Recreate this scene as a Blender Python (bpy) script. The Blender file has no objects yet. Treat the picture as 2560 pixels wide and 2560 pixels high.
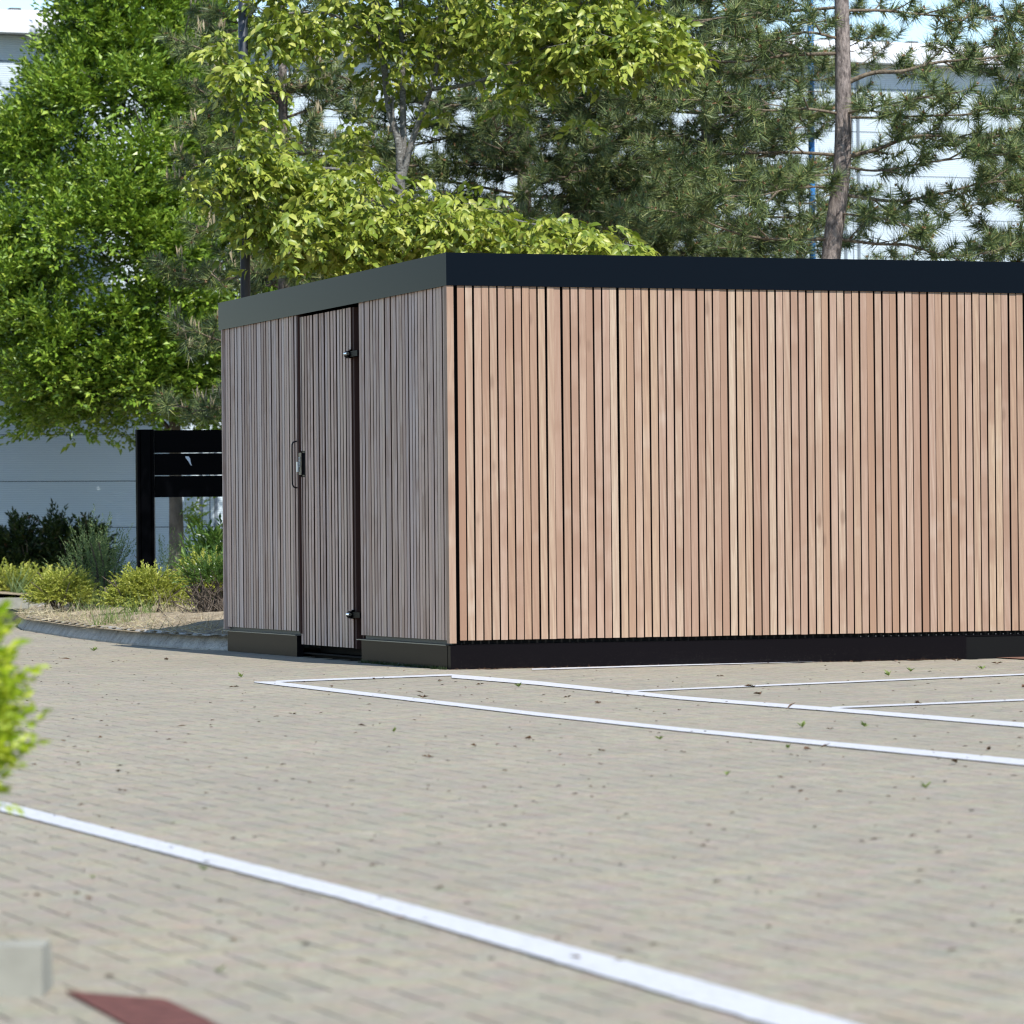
import bpy, bmesh, math, random
import numpy as np
from mathutils import Vector, Matrix, Euler
R = math.radians
random.seed(7)
SC = bpy.context.scene
COL = SC.collection

# ------------------------------------------------------------------ camera
F, CY, H, ROLL = 9963.0, 1354.5, 0.763, -0.00915      # focal length / principal row in photograph pixels (2560 px wide), eye height
cam_data = bpy.data.cameras.new('camera'); cam = bpy.data.objects.new('camera', cam_data); COL.objects.link(cam)
cam_data.sensor_width = 36; cam_data.sensor_fit = 'HORIZONTAL'
cam_data.lens = 36 * F / 2560
cam_data.shift_y = (CY - 1280) / 2560
cam_data.clip_start = 0.1; cam_data.clip_end = 2000
cr, sr = math.cos(ROLL), math.sin(ROLL)
cam.matrix_world = Matrix(((cr, -sr, 0, 0), (0, 0, -1, 0), (sr, cr, 0, H), (0, 0, 0, 1)))
cam_data.dof.use_dof = True
cam_data.dof.focus_distance = 25.5
cam_data.dof.aperture_fstop = 8.0
SC.camera = cam

# ------------------------------------------------------------------ light
SUN_EL, SUN_AZ = 51.0, 29.1        # the sun stands behind the camera to the right; light travels 29.1 deg left of straight ahead
w = bpy.data.worlds.new('World'); SC.world = w; w.use_nodes = True
nt = w.node_tree; nt.nodes.clear()
sky = nt.nodes.new('ShaderNodeTexSky'); sky.sky_type = 'NISHITA'; sky.sun_disc = False
sky.sun_elevation = R(SUN_EL); sky.sun_rotation = R(180 - SUN_AZ)
sky.air_density = 1.0; sky.dust_density = 0.0; sky.ozone_density = 2.0
bg = nt.nodes.new('ShaderNodeBackground'); bg.inputs['Strength'].default_value = 0.14
wo = nt.nodes.new('ShaderNodeOutputWorld')
nt.links.new(sky.outputs[0], bg.inputs[0]); nt.links.new(bg.outputs[0], wo.inputs[0])
sd = bpy.data.lights.new('sun', 'SUN'); sd.energy = 4.1; sd.angle = R(0.53); sd.color = (1.0, 0.97, 0.925)
sun = bpy.data.objects.new('sun', sd); COL.objects.link(sun)
ldir = Vector((-math.sin(R(SUN_AZ)) * math.cos(R(SUN_EL)), math.cos(R(SUN_AZ)) * math.cos(R(SUN_EL)), -math.sin(R(SUN_EL))))
sun.rotation_euler = ldir.to_track_quat('-Z', 'Y').to_euler()
sun.location = (12, -30, 15)
SC.view_settings.view_transform = 'Standard'; SC.view_settings.look = 'None'
SC.view_settings.exposure = 0.70; SC.view_settings.gamma = 1.0
SC.view_settings.use_curve_mapping = False
SC.cycles.filter_width = 1.2; SC.cycles.max_bounces = 7; SC.cycles.transparent_max_bounces = 4

# ------------------------------------------------------------------ surveying helpers
def P(px, py, Y):
    """the place at distance Y that the photograph shows at pixel (px, py)"""
    a, b = (px - 1280) / F, (CY - py) / F
    return Vector(((cr * a - sr * b) * Y, Y, H + (sr * a + cr * b) * Y))
def G(px, py, z=0.0):
    """the place on the level z that the photograph shows at pixel (px, py)"""
    p = P(px, py, 1.0)
    return P(px, py, (z - H) / (p.z - H))
TH = 0.34401
LF = Vector((-math.sin(TH), math.cos(TH), 0)); RF = Vector((math.cos(TH), math.sin(TH), 0)); UP = Vector((0, 0, 1))
C0 = Vector((-0.3787, 23.879, 0))
def S(s, t, z): return C0 + LF * s + RF * t + UP * z   # shed axes: s along the shaded end wall, t along the sunlit wall

# ------------------------------------------------------------------ object helpers
def tag(o, label=None, cat=None, group=None, kind=None):
    if label: o['label'] = label
    if cat: o['category'] = cat
    if group: o['group'] = group
    if kind: o['kind'] = kind
    return o
def thing(name, label, cat, loc=(0, 0, 0), group=None):
    o = bpy.data.objects.new(name, None); COL.objects.link(o); o.location = loc
    o.empty_display_size = 0.1
    return tag(o, label, cat, group)
def link(name, me, mat=None, parent=None):
    if mat is not None and len(me.materials) == 0: me.materials.append(mat)
    o = bpy.data.objects.new(name, me); COL.objects.link(o)
    if parent is not None:
        o.parent = parent
        off = Vector((0, 0, 0)); q = parent
        while q is not None: off += q.location; q = q.parent
        o.location = -off          # meshes are laid out in scene coordinates
    return o
class MB:
    """collects quads and triangles into one mesh"""
    def __init__(s): s.v = []; s.f = []
    def add(s, vs, fs):
        n = len(s.v); s.v += [tuple(v) for v in vs]; s.f += [tuple(i + n for i in f) for f in fs]
    def hexa(s, p):   # 8 corners: 0-3 bottom loop, 4-7 top loop
        s.add(p, [(3, 2, 1, 0), (4, 5, 6, 7), (0, 1, 5, 4), (1, 2, 6, 5), (2, 3, 7, 6), (3, 0, 4, 7)])
    def sbox(s, s0, s1, t0, t1, z0, z1):   # box in shed axes
        s.hexa([S(s0, t0, z0), S(s0, t1, z0), S(s1, t1, z0), S(s1, t0, z0), S(s0, t0, z1), S(s0, t1, z1), S(s1, t1, z1), S(s1, t0, z1)])
    def obox(s, o, a, b, c):               # box from corner o along vectors a, b, c
        o = Vector(o); s.hexa([o, o + a, o + a + b, o + b, o + c, o + a + c, o + a + b + c, o + b + c])
    def tube(s, pts, rad, n=8, caps=True):
        pts = [Vector(p) for p in pts]; k = len(pts)
        if not hasattr(rad, '__len__'): rad = [rad] * k
        base = len(s.v); ref = None
        for i, p in enumerate(pts):
            d = (pts[min(i + 1, k - 1)] - pts[max(i - 1, 0)]).normalized()
            if ref is None: ref = d.orthogonal().normalized()
            ref = (ref - d * ref.dot(d)).normalized(); u = d.cross(ref)
            for j in range(n):
                a = 2 * math.pi * j / n
                s.v.append(tuple(p + (ref * math.cos(a) + u * math.sin(a)) * rad[i]))
        for i in range(k - 1):
            for j in range(n):
                a, b = base + i * n + j, base + i * n + (j + 1) % n
                s.f.append((a, b, b + n, a + n))
        if caps:
            s.f.append(tuple(base + j for j in reversed(range(n)))); s.f.append(tuple(base + (k - 1) * n + j for j in range(n)))
    def build(s, name, mat, parent=None, smooth=False):
        me = bpy.data.meshes.new(name); me.from_pydata(s.v, [], s.f); me.update()
        if smooth: me.polygons.foreach_set('use_smooth', [True] * len(me.polygons))
        return link(name, me, mat, parent)
def np_mesh(name, verts, faces, mat, parent=None, smooth=False):
    """verts (N,3), faces (M,k) as arrays"""
    me = bpy.data.meshes.new(name); n, m, k = len(verts), len(faces), faces.shape[1]
    me.vertices.add(n); me.vertices.foreach_set('co', np.ascontiguousarray(verts, np.float32).ravel())
    me.loops.add(m * k); me.loops.foreach_set('vertex_index', np.ascontiguousarray(faces, np.int32).ravel())
    me.polygons.add(m); me.polygons.foreach_set('loop_start', np.arange(0, m * k, k, dtype=np.int32))
    me.polygons.foreach_set('use_smooth', np.full(m, smooth, bool))
    me.update(calc_edges=True)
    return link(name, me, mat, parent)
rng = np.random.default_rng(11)
def unit(a): return a / np.maximum(np.linalg.norm(a, axis=-1, keepdims=True), 1e-9)
def rvec(n): return unit(rng.normal(size=(n, 3)))

# ------------------------------------------------------------------ materials
class NT:
    def __init__(s, name, rough=0.6, spec=0.3):
        s.m = bpy.data.materials.new(name); s.m.use_nodes = True; s.t = s.m.node_tree
        s.b = s.t.nodes['Principled BSDF']; s.b.inputs['Roughness'].default_value = rough; s.b.inputs['Specular IOR Level'].default_value = spec
        s.out = s.t.nodes['Material Output']
    def n(s, typ, **kw):
        x = s.t.nodes.new(typ)
        for k, v in kw.items():
            if k.startswith('i_'): x.inputs[k[2:]].default_value = v
            else: setattr(x, k, v)
        return x
    def l(s, a, b): s.t.links.new(a, b)
    def pos(s, scale=(1, 1, 1), rot=(0, 0, 0), shift=None):
        g = s.n('ShaderNodeNewGeometry'); m = s.n('ShaderNodeMapping'); m.inputs['Scale'].default_value = scale; m.inputs['Rotation'].default_value = rot
        if shift is None: s.l(g.outputs['Position'], m.inputs['Vector'])
        else:
            a = s.n('ShaderNodeVectorMath', operation='ADD'); s.l(g.outputs['Position'], a.inputs[0]); s.l(shift, a.inputs[1]); s.l(a.outputs[0], m.inputs['Vector'])
        return m.outputs[0]
    def noise(s, vec, scale, detail=3, rough=0.55, dist=0):
        x = s.n('ShaderNodeTexNoise'); x.inputs['Scale'].default_value = scale; x.inputs['Detail'].default_value = detail
        x.inputs['Roughness'].default_value = rough; x.inputs['Distortion'].default_value = dist
        if vec is not None: s.l(vec, x.inputs['Vector'])
        return x.outputs['Fac']
    def ramp(s, fac, stops, interp='LINEAR'):
        x = s.n('ShaderNodeValToRGB'); x.color_ramp.interpolation = interp
        e = x.color_ramp.elements
        while len(e) < len(stops): e.new(0.5)
        for el, (p, c) in zip(e, stops): el.position = p; el.color = (*c, 1) if len(c) == 3 else c
        s.l(fac, x.inputs[0]); return x.outputs[0]
    def mix(s, fac, a, b, mode='MIX'):
        x = s.n('ShaderNodeMix', data_type='RGBA', blend_type=mode)
        for sock, v in ((x.inputs[0], fac), (x.inputs[6], a), (x.inputs[7], b)):
            if isinstance(v, (int, float)): sock.default_value = v
            elif isinstance(v, tuple): sock.default_value = (*v, 1) if len(v) == 3 else v
            else: s.l(v, sock)
        return x.outputs[2]
    def math(s, op, a, b=None):
        x = s.n('ShaderNodeMath', operation=op)
        for k, v in enumerate((a, b)):
            if v is None: continue
            if isinstance(v, (int, float)): x.inputs[k].default_value = v
            else: s.l(v, x.inputs[k])
        return x.outputs[0]
    def bump(s, h, strength=0.3, dist=0.01):
        x = s.n('ShaderNodeBump'); x.inputs['Strength'].default_value = strength; x.inputs['Distance'].default_value = dist
        s.l(h, x.inputs['Height']); s.l(x.outputs[0], s.b.inputs['Normal'])
    def col(s, c):
        if isinstance(c, tuple): s.b.inputs['Base Color'].default_value = (*c, 1)
        else: s.l(c, s.b.inputs['Base Color'])

def simple(name, c, rough=0.6, spec=0.3, metal=0.0, vary=0.0, scale=20):
    m = NT(name, rough, spec); m.b.inputs['Metallic'].default_value = metal
    if vary:
        f = m.noise(m.pos(), scale, 4)
        m.col(m.ramp(f, [(0.3, tuple(x * (1 - vary) for x in c)), (0.7, tuple(min(1, x * (1 + vary)) for x in c))]))
    else: m.col(c)
    return m.m
def leaf_mat(name, stops, rough=0.45, trans=0.35, tcol=(0.25, 0.35, 0.02), spec=0.35):
    m = NT(name, rough, spec)
    g = m.n('ShaderNodeNewGeometry')
    c = m.ramp(g.outputs['Random Per Island'], stops); m.col(c)
    tr = m.n('ShaderNodeBsdfTranslucent'); m.l(m.mix(0.5, c, tcol), tr.inputs['Color'])
    mx = m.n('ShaderNodeMixShader'); mx.inputs[0].default_value = trans
    m.l(m.b.outputs[0], mx.inputs[1]); m.l(tr.outputs[0], mx.inputs[2]); m.l(mx.outputs[0], m.out.inputs['Surface'])
    return m.m

def wood_mat(name, stops, blotch, pale, k=1.0):
    m = NT(name, 0.62, 0.25)
    oi = m.n('ShaderNodeObjectInfo'); rnd = oi.outputs['Random']
    sh = m.n('ShaderNodeCombineXYZ'); m.l(m.math('MULTIPLY', rnd, 91.7), sh.inputs[0]); m.l(m.math('MULTIPLY', rnd, 57.3), sh.inputs[1]); m.l(m.math('MULTIPLY', rnd, 133.1), sh.inputs[2])
    base = m.ramp(rnd, stops)
    fine = m.noise(m.pos((1, 1, 0.035), shift=sh.outputs[0]), 260, 3, 0.6)
    mid = m.noise(m.pos((1, 1, 0.05), shift=sh.outputs[0]), 55, 4, 0.6, 0.8)
    lng = m.noise(m.pos((0.5, 0.5, 1), shift=sh.outputs[0]), 1.7, 3, 0.6)
    ring = m.n('ShaderNodeTexWave', wave_type='BANDS', bands_direction='DIAGONAL'); ring.inputs['Scale'].default_value = 14; ring.inputs['Distortion'].default_value = 9; ring.inputs['Detail'].default_value = 2; ring.inputs['Detail Scale'].default_value = 0.7
    m.l(m.pos((1.2, 1.2, 0.10), shift=sh.outputs[0]), ring.inputs['Vector'])
    c = m.mix(m.math('MULTIPLY', m.ramp(fine, [(0.35, (1, 1, 1)), (0.65, (0, 0, 0))]), 0.34 * k), base, blotch, 'MIX')
    c = m.mix(m.math('MULTIPLY', m.ramp(mid, [(0.42, (1, 1, 1)), (0.62, (0, 0, 0))]), 0.42 * k), c, blotch)
    gate = m.ramp(m.math('FRACT', m.math('MULTIPLY', rnd, 7.31)), [(0.5, (0, 0, 0)), (0.62, (1, 1, 1))])
    c = m.mix(m.math('MULTIPLY', m.math('MULTIPLY', ring.outputs['Fac'], gate), 0.42), c, blotch)
    gate2 = m.ramp(m.math('FRACT', m.math('MULTIPLY', rnd, 13.7)), [(0.40, (0, 0, 0)), (0.75, (1, 1, 1))])
    c = m.mix(m.math('MULTIPLY', m.math('MULTIPLY', m.ramp(lng, [(0.48, (0, 0, 0)), (0.57, (1, 1, 1))]), gate2), 0.62), c, blotch)
    c = m.mix(m.math('MULTIPLY', m.ramp(lng, [(0.24, (1, 1, 1)), (0.36, (0, 0, 0))]), 0.30), c, pale)
    knot = m.n('ShaderNodeTexVoronoi', feature='F1'); knot.inputs['Scale'].default_value = 5.0; m.l(m.pos((1, 1, 0.35), shift=sh.outputs[0]), knot.inputs['Vector'])
    c = m.mix(m.math('MULTIPLY', m.ramp(knot.outputs['Distance'], [(0.05, (1, 1, 1)), (0.11, (0, 0, 0))]), 0.5), c, tuple(x * 0.6 for x in blotch))
    m.col(c); m.bump(fine, 0.25, 0.002)
    return m.m
WOOD = wood_mat('hardwood_slats', [(0.0, (0.3911, 0.2741, 0.2034)), (0.16, (0.3276, 0.2117, 0.1499)), (0.30, (0.4549, 0.3556, 0.2584)), (0.44, (0.373, 0.2568, 0.1917)), (0.56, (0.4366, 0.3209, 0.2166)), (0.70, (0.3093, 0.1943, 0.1333)), (0.82, (0.4002, 0.2862, 0.2166)), (0.92, (0.4276, 0.2984, 0.2)), (1.0, (0.2547, 0.1388, 0.08667))],
                (0.26, 0.156, 0.104), (0.6, 0.52, 0.43))
WOODS = wood_mat('weathered_slats_shade_lifted', [(0.0, (0.64, 0.455, 0.355)), (0.17, (0.66, 0.53, 0.455)), (0.33, (0.48, 0.33, 0.26)), (0.48, (0.68, 0.52, 0.40)), (0.62, (0.56, 0.40, 0.315)), (0.76, (0.63, 0.50, 0.44)), (0.88, (0.50, 0.385, 0.33)), (1.0, (0.42, 0.29, 0.23))],
                (0.36, 0.23, 0.165), (0.66, 0.55, 0.47), 0.45)  # weathered end-wall timber, colour lightened to offset the shade on that wall
FASCIA = NT('dark_coated_metal', 0.08, 0.014); FASCIA.col((0.0038, 0.0062, 0.0100)); FASCIA = FASCIA.m
BLACKM = simple('black_membrane', (0.006, 0.006, 0.006), 0.8, 0.1)
def plinth_mat():
    m = NT('dark_plinth_panel', 0.3, 0.03)
    sp = m.ramp(m.noise(m.pos(), 160, 2, 0.5), [(0.66, (0, 0, 0)), (0.72, (1, 1, 1))])
    g = m.n('ShaderNodeNewGeometry'); sx = m.n('ShaderNodeSeparateXYZ'); m.l(g.outputs['Position'], sx.inputs[0])
    low = m.ramp(sx.outputs['Z'], [(0.0, (0.7, 0.7, 0.7)), (0.11, (0, 0, 0))])
    m.col(m.mix(m.math('MULTIPLY', sp, low), (0.0055, 0.0045, 0.0055), (0.10, 0.09, 0.075)))
    return m.m
PLINTH = plinth_mat()
RAIL = simple('dark_base_rail', (0.030, 0.034, 0.030), 0.5, 0.3)
FLANGE = simple('galvanised_flange', (0.10, 0.11, 0.105), 0.35, 0.5, 0.3)
CHROME = simple('chrome', (0.75, 0.77, 0.8), 0.12, 0.5, 1.0)
BLACKP = simple('black_hardware', (0.006, 0.006, 0.008), 0.3, 0.15)
SIGNB = simple('black_sign_panel', (0.0012, 0.0013, 0.0018), 0.4, 0.02)
GREYMARK = simple('white_smear', (0.5, 0.55, 0.6), 0.8)

def paver_mat(name, flat=False):
    m = NT(name, 0.88, 0.2)
    if not flat:
        g = m.n('ShaderNodeNewGeometry'); oi = m.n('ShaderNodeObjectInfo')
        r = m.math('FRACT', m.math('ADD', g.outputs['Random Per Island'], m.math('MULTIPLY', oi.outputs['Random'], 3.7)))
        base = m.ramp(r, [(0.0, (0.296, 0.256, 0.186)), (0.25, (0.337, 0.292, 0.215)), (0.5, (0.310, 0.271, 0.203)), (0.75, (0.347, 0.297, 0.211)), (0.9, (0.278, 0.245, 0.186)), (1.0, (0.319, 0.269, 0.187))])
    else:
        base = m.ramp(m.noise(m.pos(), 6, 3), [(0.3, (0.36, 0.34, 0.29)), (0.7, (0.43, 0.40, 0.34))])
    agg = m.noise(m.pos(), 230, 3, 0.75)
    c = m.mix(m.ramp(agg, [(0.34, (1, 1, 1)), (0.48, (0, 0, 0))]), base, (0.125, 0.115, 0.09))
    c = m.mix(m.ramp(agg, [(0.56, (0, 0, 0)), (0.68, (1, 1, 1))]), c, (0.47, 0.44, 0.36))
    sp = m.noise(m.pos(), 38, 4, 0.8)
    c = m.mix(m.math('MULTIPLY', m.ramp(sp, [(0.36, (1, 1, 1)), (0.50, (0, 0, 0))]), 0.5), c, (0.15, 0.14, 0.11))
    c = m.mix(m.math('MULTIPLY', m.ramp(sp, [(0.54, (0, 0, 0)), (0.68, (1, 1, 1))]), 0.4), c, (0.42, 0.39, 0.31))
    tn = m.n('ShaderNodeTexNoise'); tn.inputs['Scale'].default_value = 11; tn.inputs['Detail'].default_value = 4; tn.inputs['Roughness'].default_value = 0.7; m.l(m.pos(), tn.inputs['Vector'])
    c = m.mix(0.26, c, m.mix(1.0, m.mix(1.0, tn.outputs['Color'], (1.9, 1.9, 1.9), 'MULTIPLY'), c, 'MULTIPLY'))
    lm = m.noise(m.pos(), 17, 4, 0.75)
    c = m.mix(m.math('MULTIPLY', m.ramp(lm, [(0.40, (1, 1, 1)), (0.54, (0, 0, 0))]), 0.32), c, (0.16, 0.15, 0.115))
    big = m.noise(m.pos(), 0.9, 4, 0.6)
    c = m.mix(m.math('MULTIPLY', m.ramp(big, [(0.40, (1, 1, 1)), (0.62, (0, 0, 0))]), 0.30), c, (0.20, 0.185, 0.150))
    st = m.noise(m.pos(), 5.5, 4, 0.65)
    c = m.mix(m.math('MULTIPLY', m.ramp(st, [(0.60, (0, 0, 0)), (0.75, (1, 1, 1))]), 0.3), c, (0.17, 0.135, 0.09))
    m.col(c); m.bump(agg, 0.35, 0.003)
    return m.m
PAVER = paver_mat('buff_concrete_pavers'); PAVEFLAT = paver_mat('far_paving', True)
JOINT = simple('joint_sand', (0.055, 0.050, 0.040), 0.95, 0.1, 0, 0.4, 30)
def paint_mat():
    m = NT('white_road_paint', 0.6, 0.3)
    wn = m.noise(m.pos(), 60, 4, 0.7)
    wr = m.noise(m.pos(), 24, 5, 0.75)
    c = m.ramp(wn, [(0.25, (0.38, 0.38, 0.37)), (0.5, (0.50, 0.50, 0.505)), (0.8, (0.54, 0.54, 0.545))])
    m.col(m.mix(m.math('MULTIPLY', m.ramp(wr, [(0.56, (0, 0, 0)), (0.68, (1, 1, 1))]), 0.75), c, (0.27, 0.255, 0.215)))
    return m.m
PAINT = paint_mat()
ASPHALT = simple('asphalt', (0.06, 0.06, 0.06), 0.9, 0.2, 0, 0.3, 60)
def kerb_mat():
    m = NT('weathered_concrete', 0.9, 0.2)
    a = m.noise(m.pos(), 7, 5, 0.7); b = m.noise(m.pos(), 90, 3, 0.7)
    c = m.ramp(a, [(0.30, (0.27, 0.25, 0.215)), (0.6, (0.50, 0.465, 0.40))])
    c = m.mix(m.math('MULTIPLY', m.ramp(b, [(0.38, (1, 1, 1)), (0.5, (0, 0, 0))]), 0.55), c, (0.10, 0.09, 0.075))
    m.col(c); m.bump(b, 0.5, 0.006); return m.m
KERB = kerb_mat()
KERBN = simple('pale_concrete', (0.275, 0.265, 0.22), 0.9, 0.2, 0, 0.12, 12)
def soil_mat():
    m = NT('dry_soil', 0.95, 0.1)
    a = m.noise(m.pos(), 5, 6, 0.7); b = m.noise(m.pos(), 45, 4, 0.7)
    c = m.ramp(a, [(0.3, (0.24, 0.185, 0.12)), (0.55, (0.38, 0.31, 0.21)), (0.75, (0.45, 0.38, 0.27))])
    c = m.mix(m.math('MULTIPLY', m.ramp(b, [(0.40, (1, 1, 1)), (0.52, (0, 0, 0))]), 0.6), c, (0.09, 0.065, 0.04))
    m.col(c); m.bump(b, 0.8, 0.03); return m.m
SOIL = soil_mat()
def bark_mat(name, a, b, scale, stretch=0.35):
    m = NT(name, 0.9, 0.15)
    f = m.noise(m.pos((1, 1, stretch)), scale, 5, 0.7)
    m.col(m.ramp(f, [(0.35, a), (0.62, b)])); m.bump(f, 0.9, 0.02); return m.m
PINEBARK = bark_mat('pine_bark', (0.07, 0.056, 0.052), (0.33, 0.276, 0.244), 30)
TWIGBARK = bark_mat('pine_twig_bark', (0.07, 0.056, 0.042), (0.238, 0.189, 0.133), 30)
HBARK = bark_mat('smooth_grey_bark', (0.085, 0.075, 0.065), (0.17, 0.15, 0.13), 9)
def pale_bark():
    m = NT('pale_speckled_bark', 0.8, 0.2)
    f = m.noise(m.pos((1, 1, 1.6)), 38, 4, 0.65); g = m.noise(m.pos(), 6, 3)
    c = m.ramp(f, [(0.36, (0.05, 0.047, 0.043)), (0.46, (0.14, 0.135, 0.125)), (0.60, (0.20, 0.195, 0.185)), (0.68, (0.42, 0.41, 0.39))])
    m.col(m.mix(m.ramp(g, [(0.45, (0, 0, 0)), (0.65, (0.6, 0.6, 0.6))]), c, (0.14, 0.13, 0.115))); return m.m
PBARK = pale_bark()
def clad_mat():
    m = NT('ribbed_grey_cladding', 0.5, 0.35)
    wv = m.n('ShaderNodeTexWave', wave_type='BANDS', bands_direction='Z'); wv.inputs['Scale'].default_value = 9.6
    m.l(m.pos(), wv.inputs['Vector'])
    m.col(m.mix(wv.outputs['Fac'], (0.53, 0.605, 0.65), (0.44, 0.51, 0.555))); m.bump(wv.outputs['Fac'], 0.35, 0.006); return m.m
CLAD = clad_mat()
WHITE = simple('white_eaves_sheet', (0.68, 0.69, 0.71), 0.5, 0.3)
ROOFM = simple('dark_roof_edge', (0.10, 0.105, 0.11), 0.6)
TRIMM = simple('blue_grey_trim', (0.16, 0.19, 0.22), 0.5)
LAMPM = simple('dark_slate_post', (0.022, 0.027, 0.036), 0.4, 0.5)
BLUEM = simple('bright_blue_post', (0.035, 0.20, 0.52), 0.4, 0.4)
RUST = simple('red_brown_sheet', (0.115, 0.045, 0.035), 0.85, 0.2, 0, 0.35, 25)
L_HORN = leaf_mat('hornbeam_leaves', [(0, (0.09706, 0.1744, 0.01808)), (0.4, (0.1501, 0.2501, 0.02411)), (0.8, (0.2198, 0.3282, 0.03617)), (1, (0.3467, 0.4305, 0.06028))], 0.38, 0.13, (0.393, 0.5331, 0.01608), 0.45)
L_PALE = leaf_mat('pale_lime_leaves', [(0, (0.085, 0.135, 0.016)), (0.3, (0.17, 0.225, 0.026)), (0.6, (0.26, 0.305, 0.042)), (0.85, (0.34, 0.375, 0.062)), (1, (0.43, 0.43, 0.11))], 0.42, 0.20, (0.4256, 0.5474, 0.0133), 0.4)
L_PINE = leaf_mat('pine_needles', [(0, (0.04882, 0.08462, 0.03685)), (0.5, (0.1081, 0.1547, 0.05103)), (0.85, (0.1918, 0.236, 0.07088)), (1, (0.3312, 0.3255, 0.1205))], 0.45, 0.05, (0.1744, 0.2603, 0.0567), 0.4)
L_BUD = leaf_mat('orange_pine_buds', [(0, (0.20, 0.10, 0.045)), (0.6, (0.28, 0.165, 0.085)), (1, (0.36, 0.26, 0.15))], 0.7, 0.05)
L_CANDLE = leaf_mat('pine_candles', [(0, (0.30, 0.25, 0.15)), (1, (0.42, 0.36, 0.24))], 0.7, 0.05)
L_GOLD = leaf_mat('golden_shrub_leaves', [(0, (0.2, 0.2375, 0.0275)), (0.5, (0.325, 0.35, 0.05625)), (1, (0.45, 0.45, 0.1))], 0.45, 0.25, (0.4375, 0.5, 0.0375))
L_DARK = leaf_mat('dark_hedge_leaves', [(0, (0.012, 0.026, 0.008)), (0.7, (0.026, 0.048, 0.013)), (0.95, (0.045, 0.07, 0.016)), (1, (0.11, 0.05, 0.025))], 0.4, 0.15, (0.08, 0.14, 0.01))
L_GREY = leaf_mat('grey_green_leaves', [(0, (0.078, 0.13, 0.052)), (0.6, (0.13, 0.195, 0.0715)), (1, (0.221, 0.273, 0.1105))], 0.5, 0.25, (0.26, 0.39, 0.065))
L_LAUR = leaf_mat('laurel_leaves', [(0, (0.042, 0.09, 0.0144)), (0.6, (0.072, 0.138, 0.024)), (1, (0.132, 0.204, 0.036))], 0.32, 0.2, (0.18, 0.36, 0.024), 0.5)
L_NEAR = leaf_mat('bright_lime_leaves', [(0, (0.182, 0.286, 0.013)), (0.5, (0.312, 0.403, 0.0195)), (1, (0.468, 0.52, 0.039))], 0.45, 0.25, (0.52, 0.65, 0.013))
L_DRY = leaf_mat('dry_grass', [(0, (0.30, 0.24, 0.14)), (0.6, (0.45, 0.38, 0.235)), (0.85, (0.52, 0.46, 0.30)), (1, (0.17, 0.20, 0.06))], 0.7, 0.15, (0.3, 0.28, 0.1))
L_GRASS = leaf_mat('green_grass', [(0, (0.096, 0.156, 0.036)), (1, (0.24, 0.288, 0.084))], 0.6, 0.25, (0.24, 0.36, 0.06))
L_DEAD = leaf_mat('dead_leaf', [(0, (0.04, 0.025, 0.015)), (1, (0.15, 0.075, 0.04))], 0.8, 0.05)
TWIG = simple('grey_brown_twigs', (0.10, 0.08, 0.062), 0.9, 0.1, 0, 0.4, 40)

# ------------------------------------------------------------------ foliage builders (arrays)
def leaves4(c, ax, nr, ln, wd, fold=0.25):
    """two-triangle leaves folded on the midrib"""
    ax = unit(ax); sd = unit(np.cross(ax, nr)); up = np.cross(sd, ax)
    ln = np.broadcast_to(np.asarray(ln).reshape(-1, 1), (len(c), 1)); wd = np.broadcast_to(np.asarray(wd).reshape(-1, 1), (len(c), 1))
    b = c; t = c + ax * ln - up * ln * 0.12; mid = c + ax * ln * 0.45
    l = mid - sd * wd * 0.5 + up * wd * fold; r = mid + sd * wd * 0.5 + up * wd * fold
    v = np.stack([b, r, t, l], 1).reshape(-1, 3); k = np.arange(len(c))[:, None] * 4
    f = np.concatenate([k + [0, 1, 2], k + [0, 2, 3]], 0)
    return v, f
def leaves8(c, ax, nr, ln, wd, fold=0.2, droop=0.35):
    """pointed oval leaves with a bent midrib: 8 vertices, 8 triangles"""
    ax = unit(ax); sd = unit(np.cross(ax, nr)); up = np.cross(sd, ax)
    ln = np.asarray(ln).reshape(-1, 1); wd = np.asarray(wd).reshape(-1, 1)
    def at(u, s, h): return c + ax * ln * u + sd * wd * s + up * (wd * h - ln * droop * u * u)
    v = np.stack([at(0, 0, 0), at(.25, .42, fold * .8), at(.25, -.42, fold * .8), at(.3, 0, 0), at(.62, .40, fold * .8), at(.62, -.40, fold * .8), at(.65, 0, 0), at(1, 0, 0)], 1).reshape(-1, 3)
    k = np.arange(len(c))[:, None] * 8
    f = np.concatenate([k + q for q in ([0, 1, 3], [0, 3, 2], [1, 4, 6], [1, 6, 3], [3, 6, 5], [3, 5, 2], [4, 7, 6], [6, 7, 5])], 0)
    return v, f
def join(parts):
    vs, fs, n = [], [], 0
    for v, f in parts: vs.append(v); fs.append(f + n); n += len(v)
    return np.concatenate(vs), np.concatenate(fs)
def blades(c, d, ln, wd):
    sd = unit(np.cross(d, rvec(len(c)))); ln = np.asarray(ln).reshape(-1, 1); wd = np.asarray(wd).reshape(-1, 1)
    v = np.stack([c - sd * wd * .5, c + sd * wd * .5, c + unit(d) * ln], 1).reshape(-1, 3)
    f = np.arange(len(c) * 3).reshape(-1, 3)
    return v, f
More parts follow.
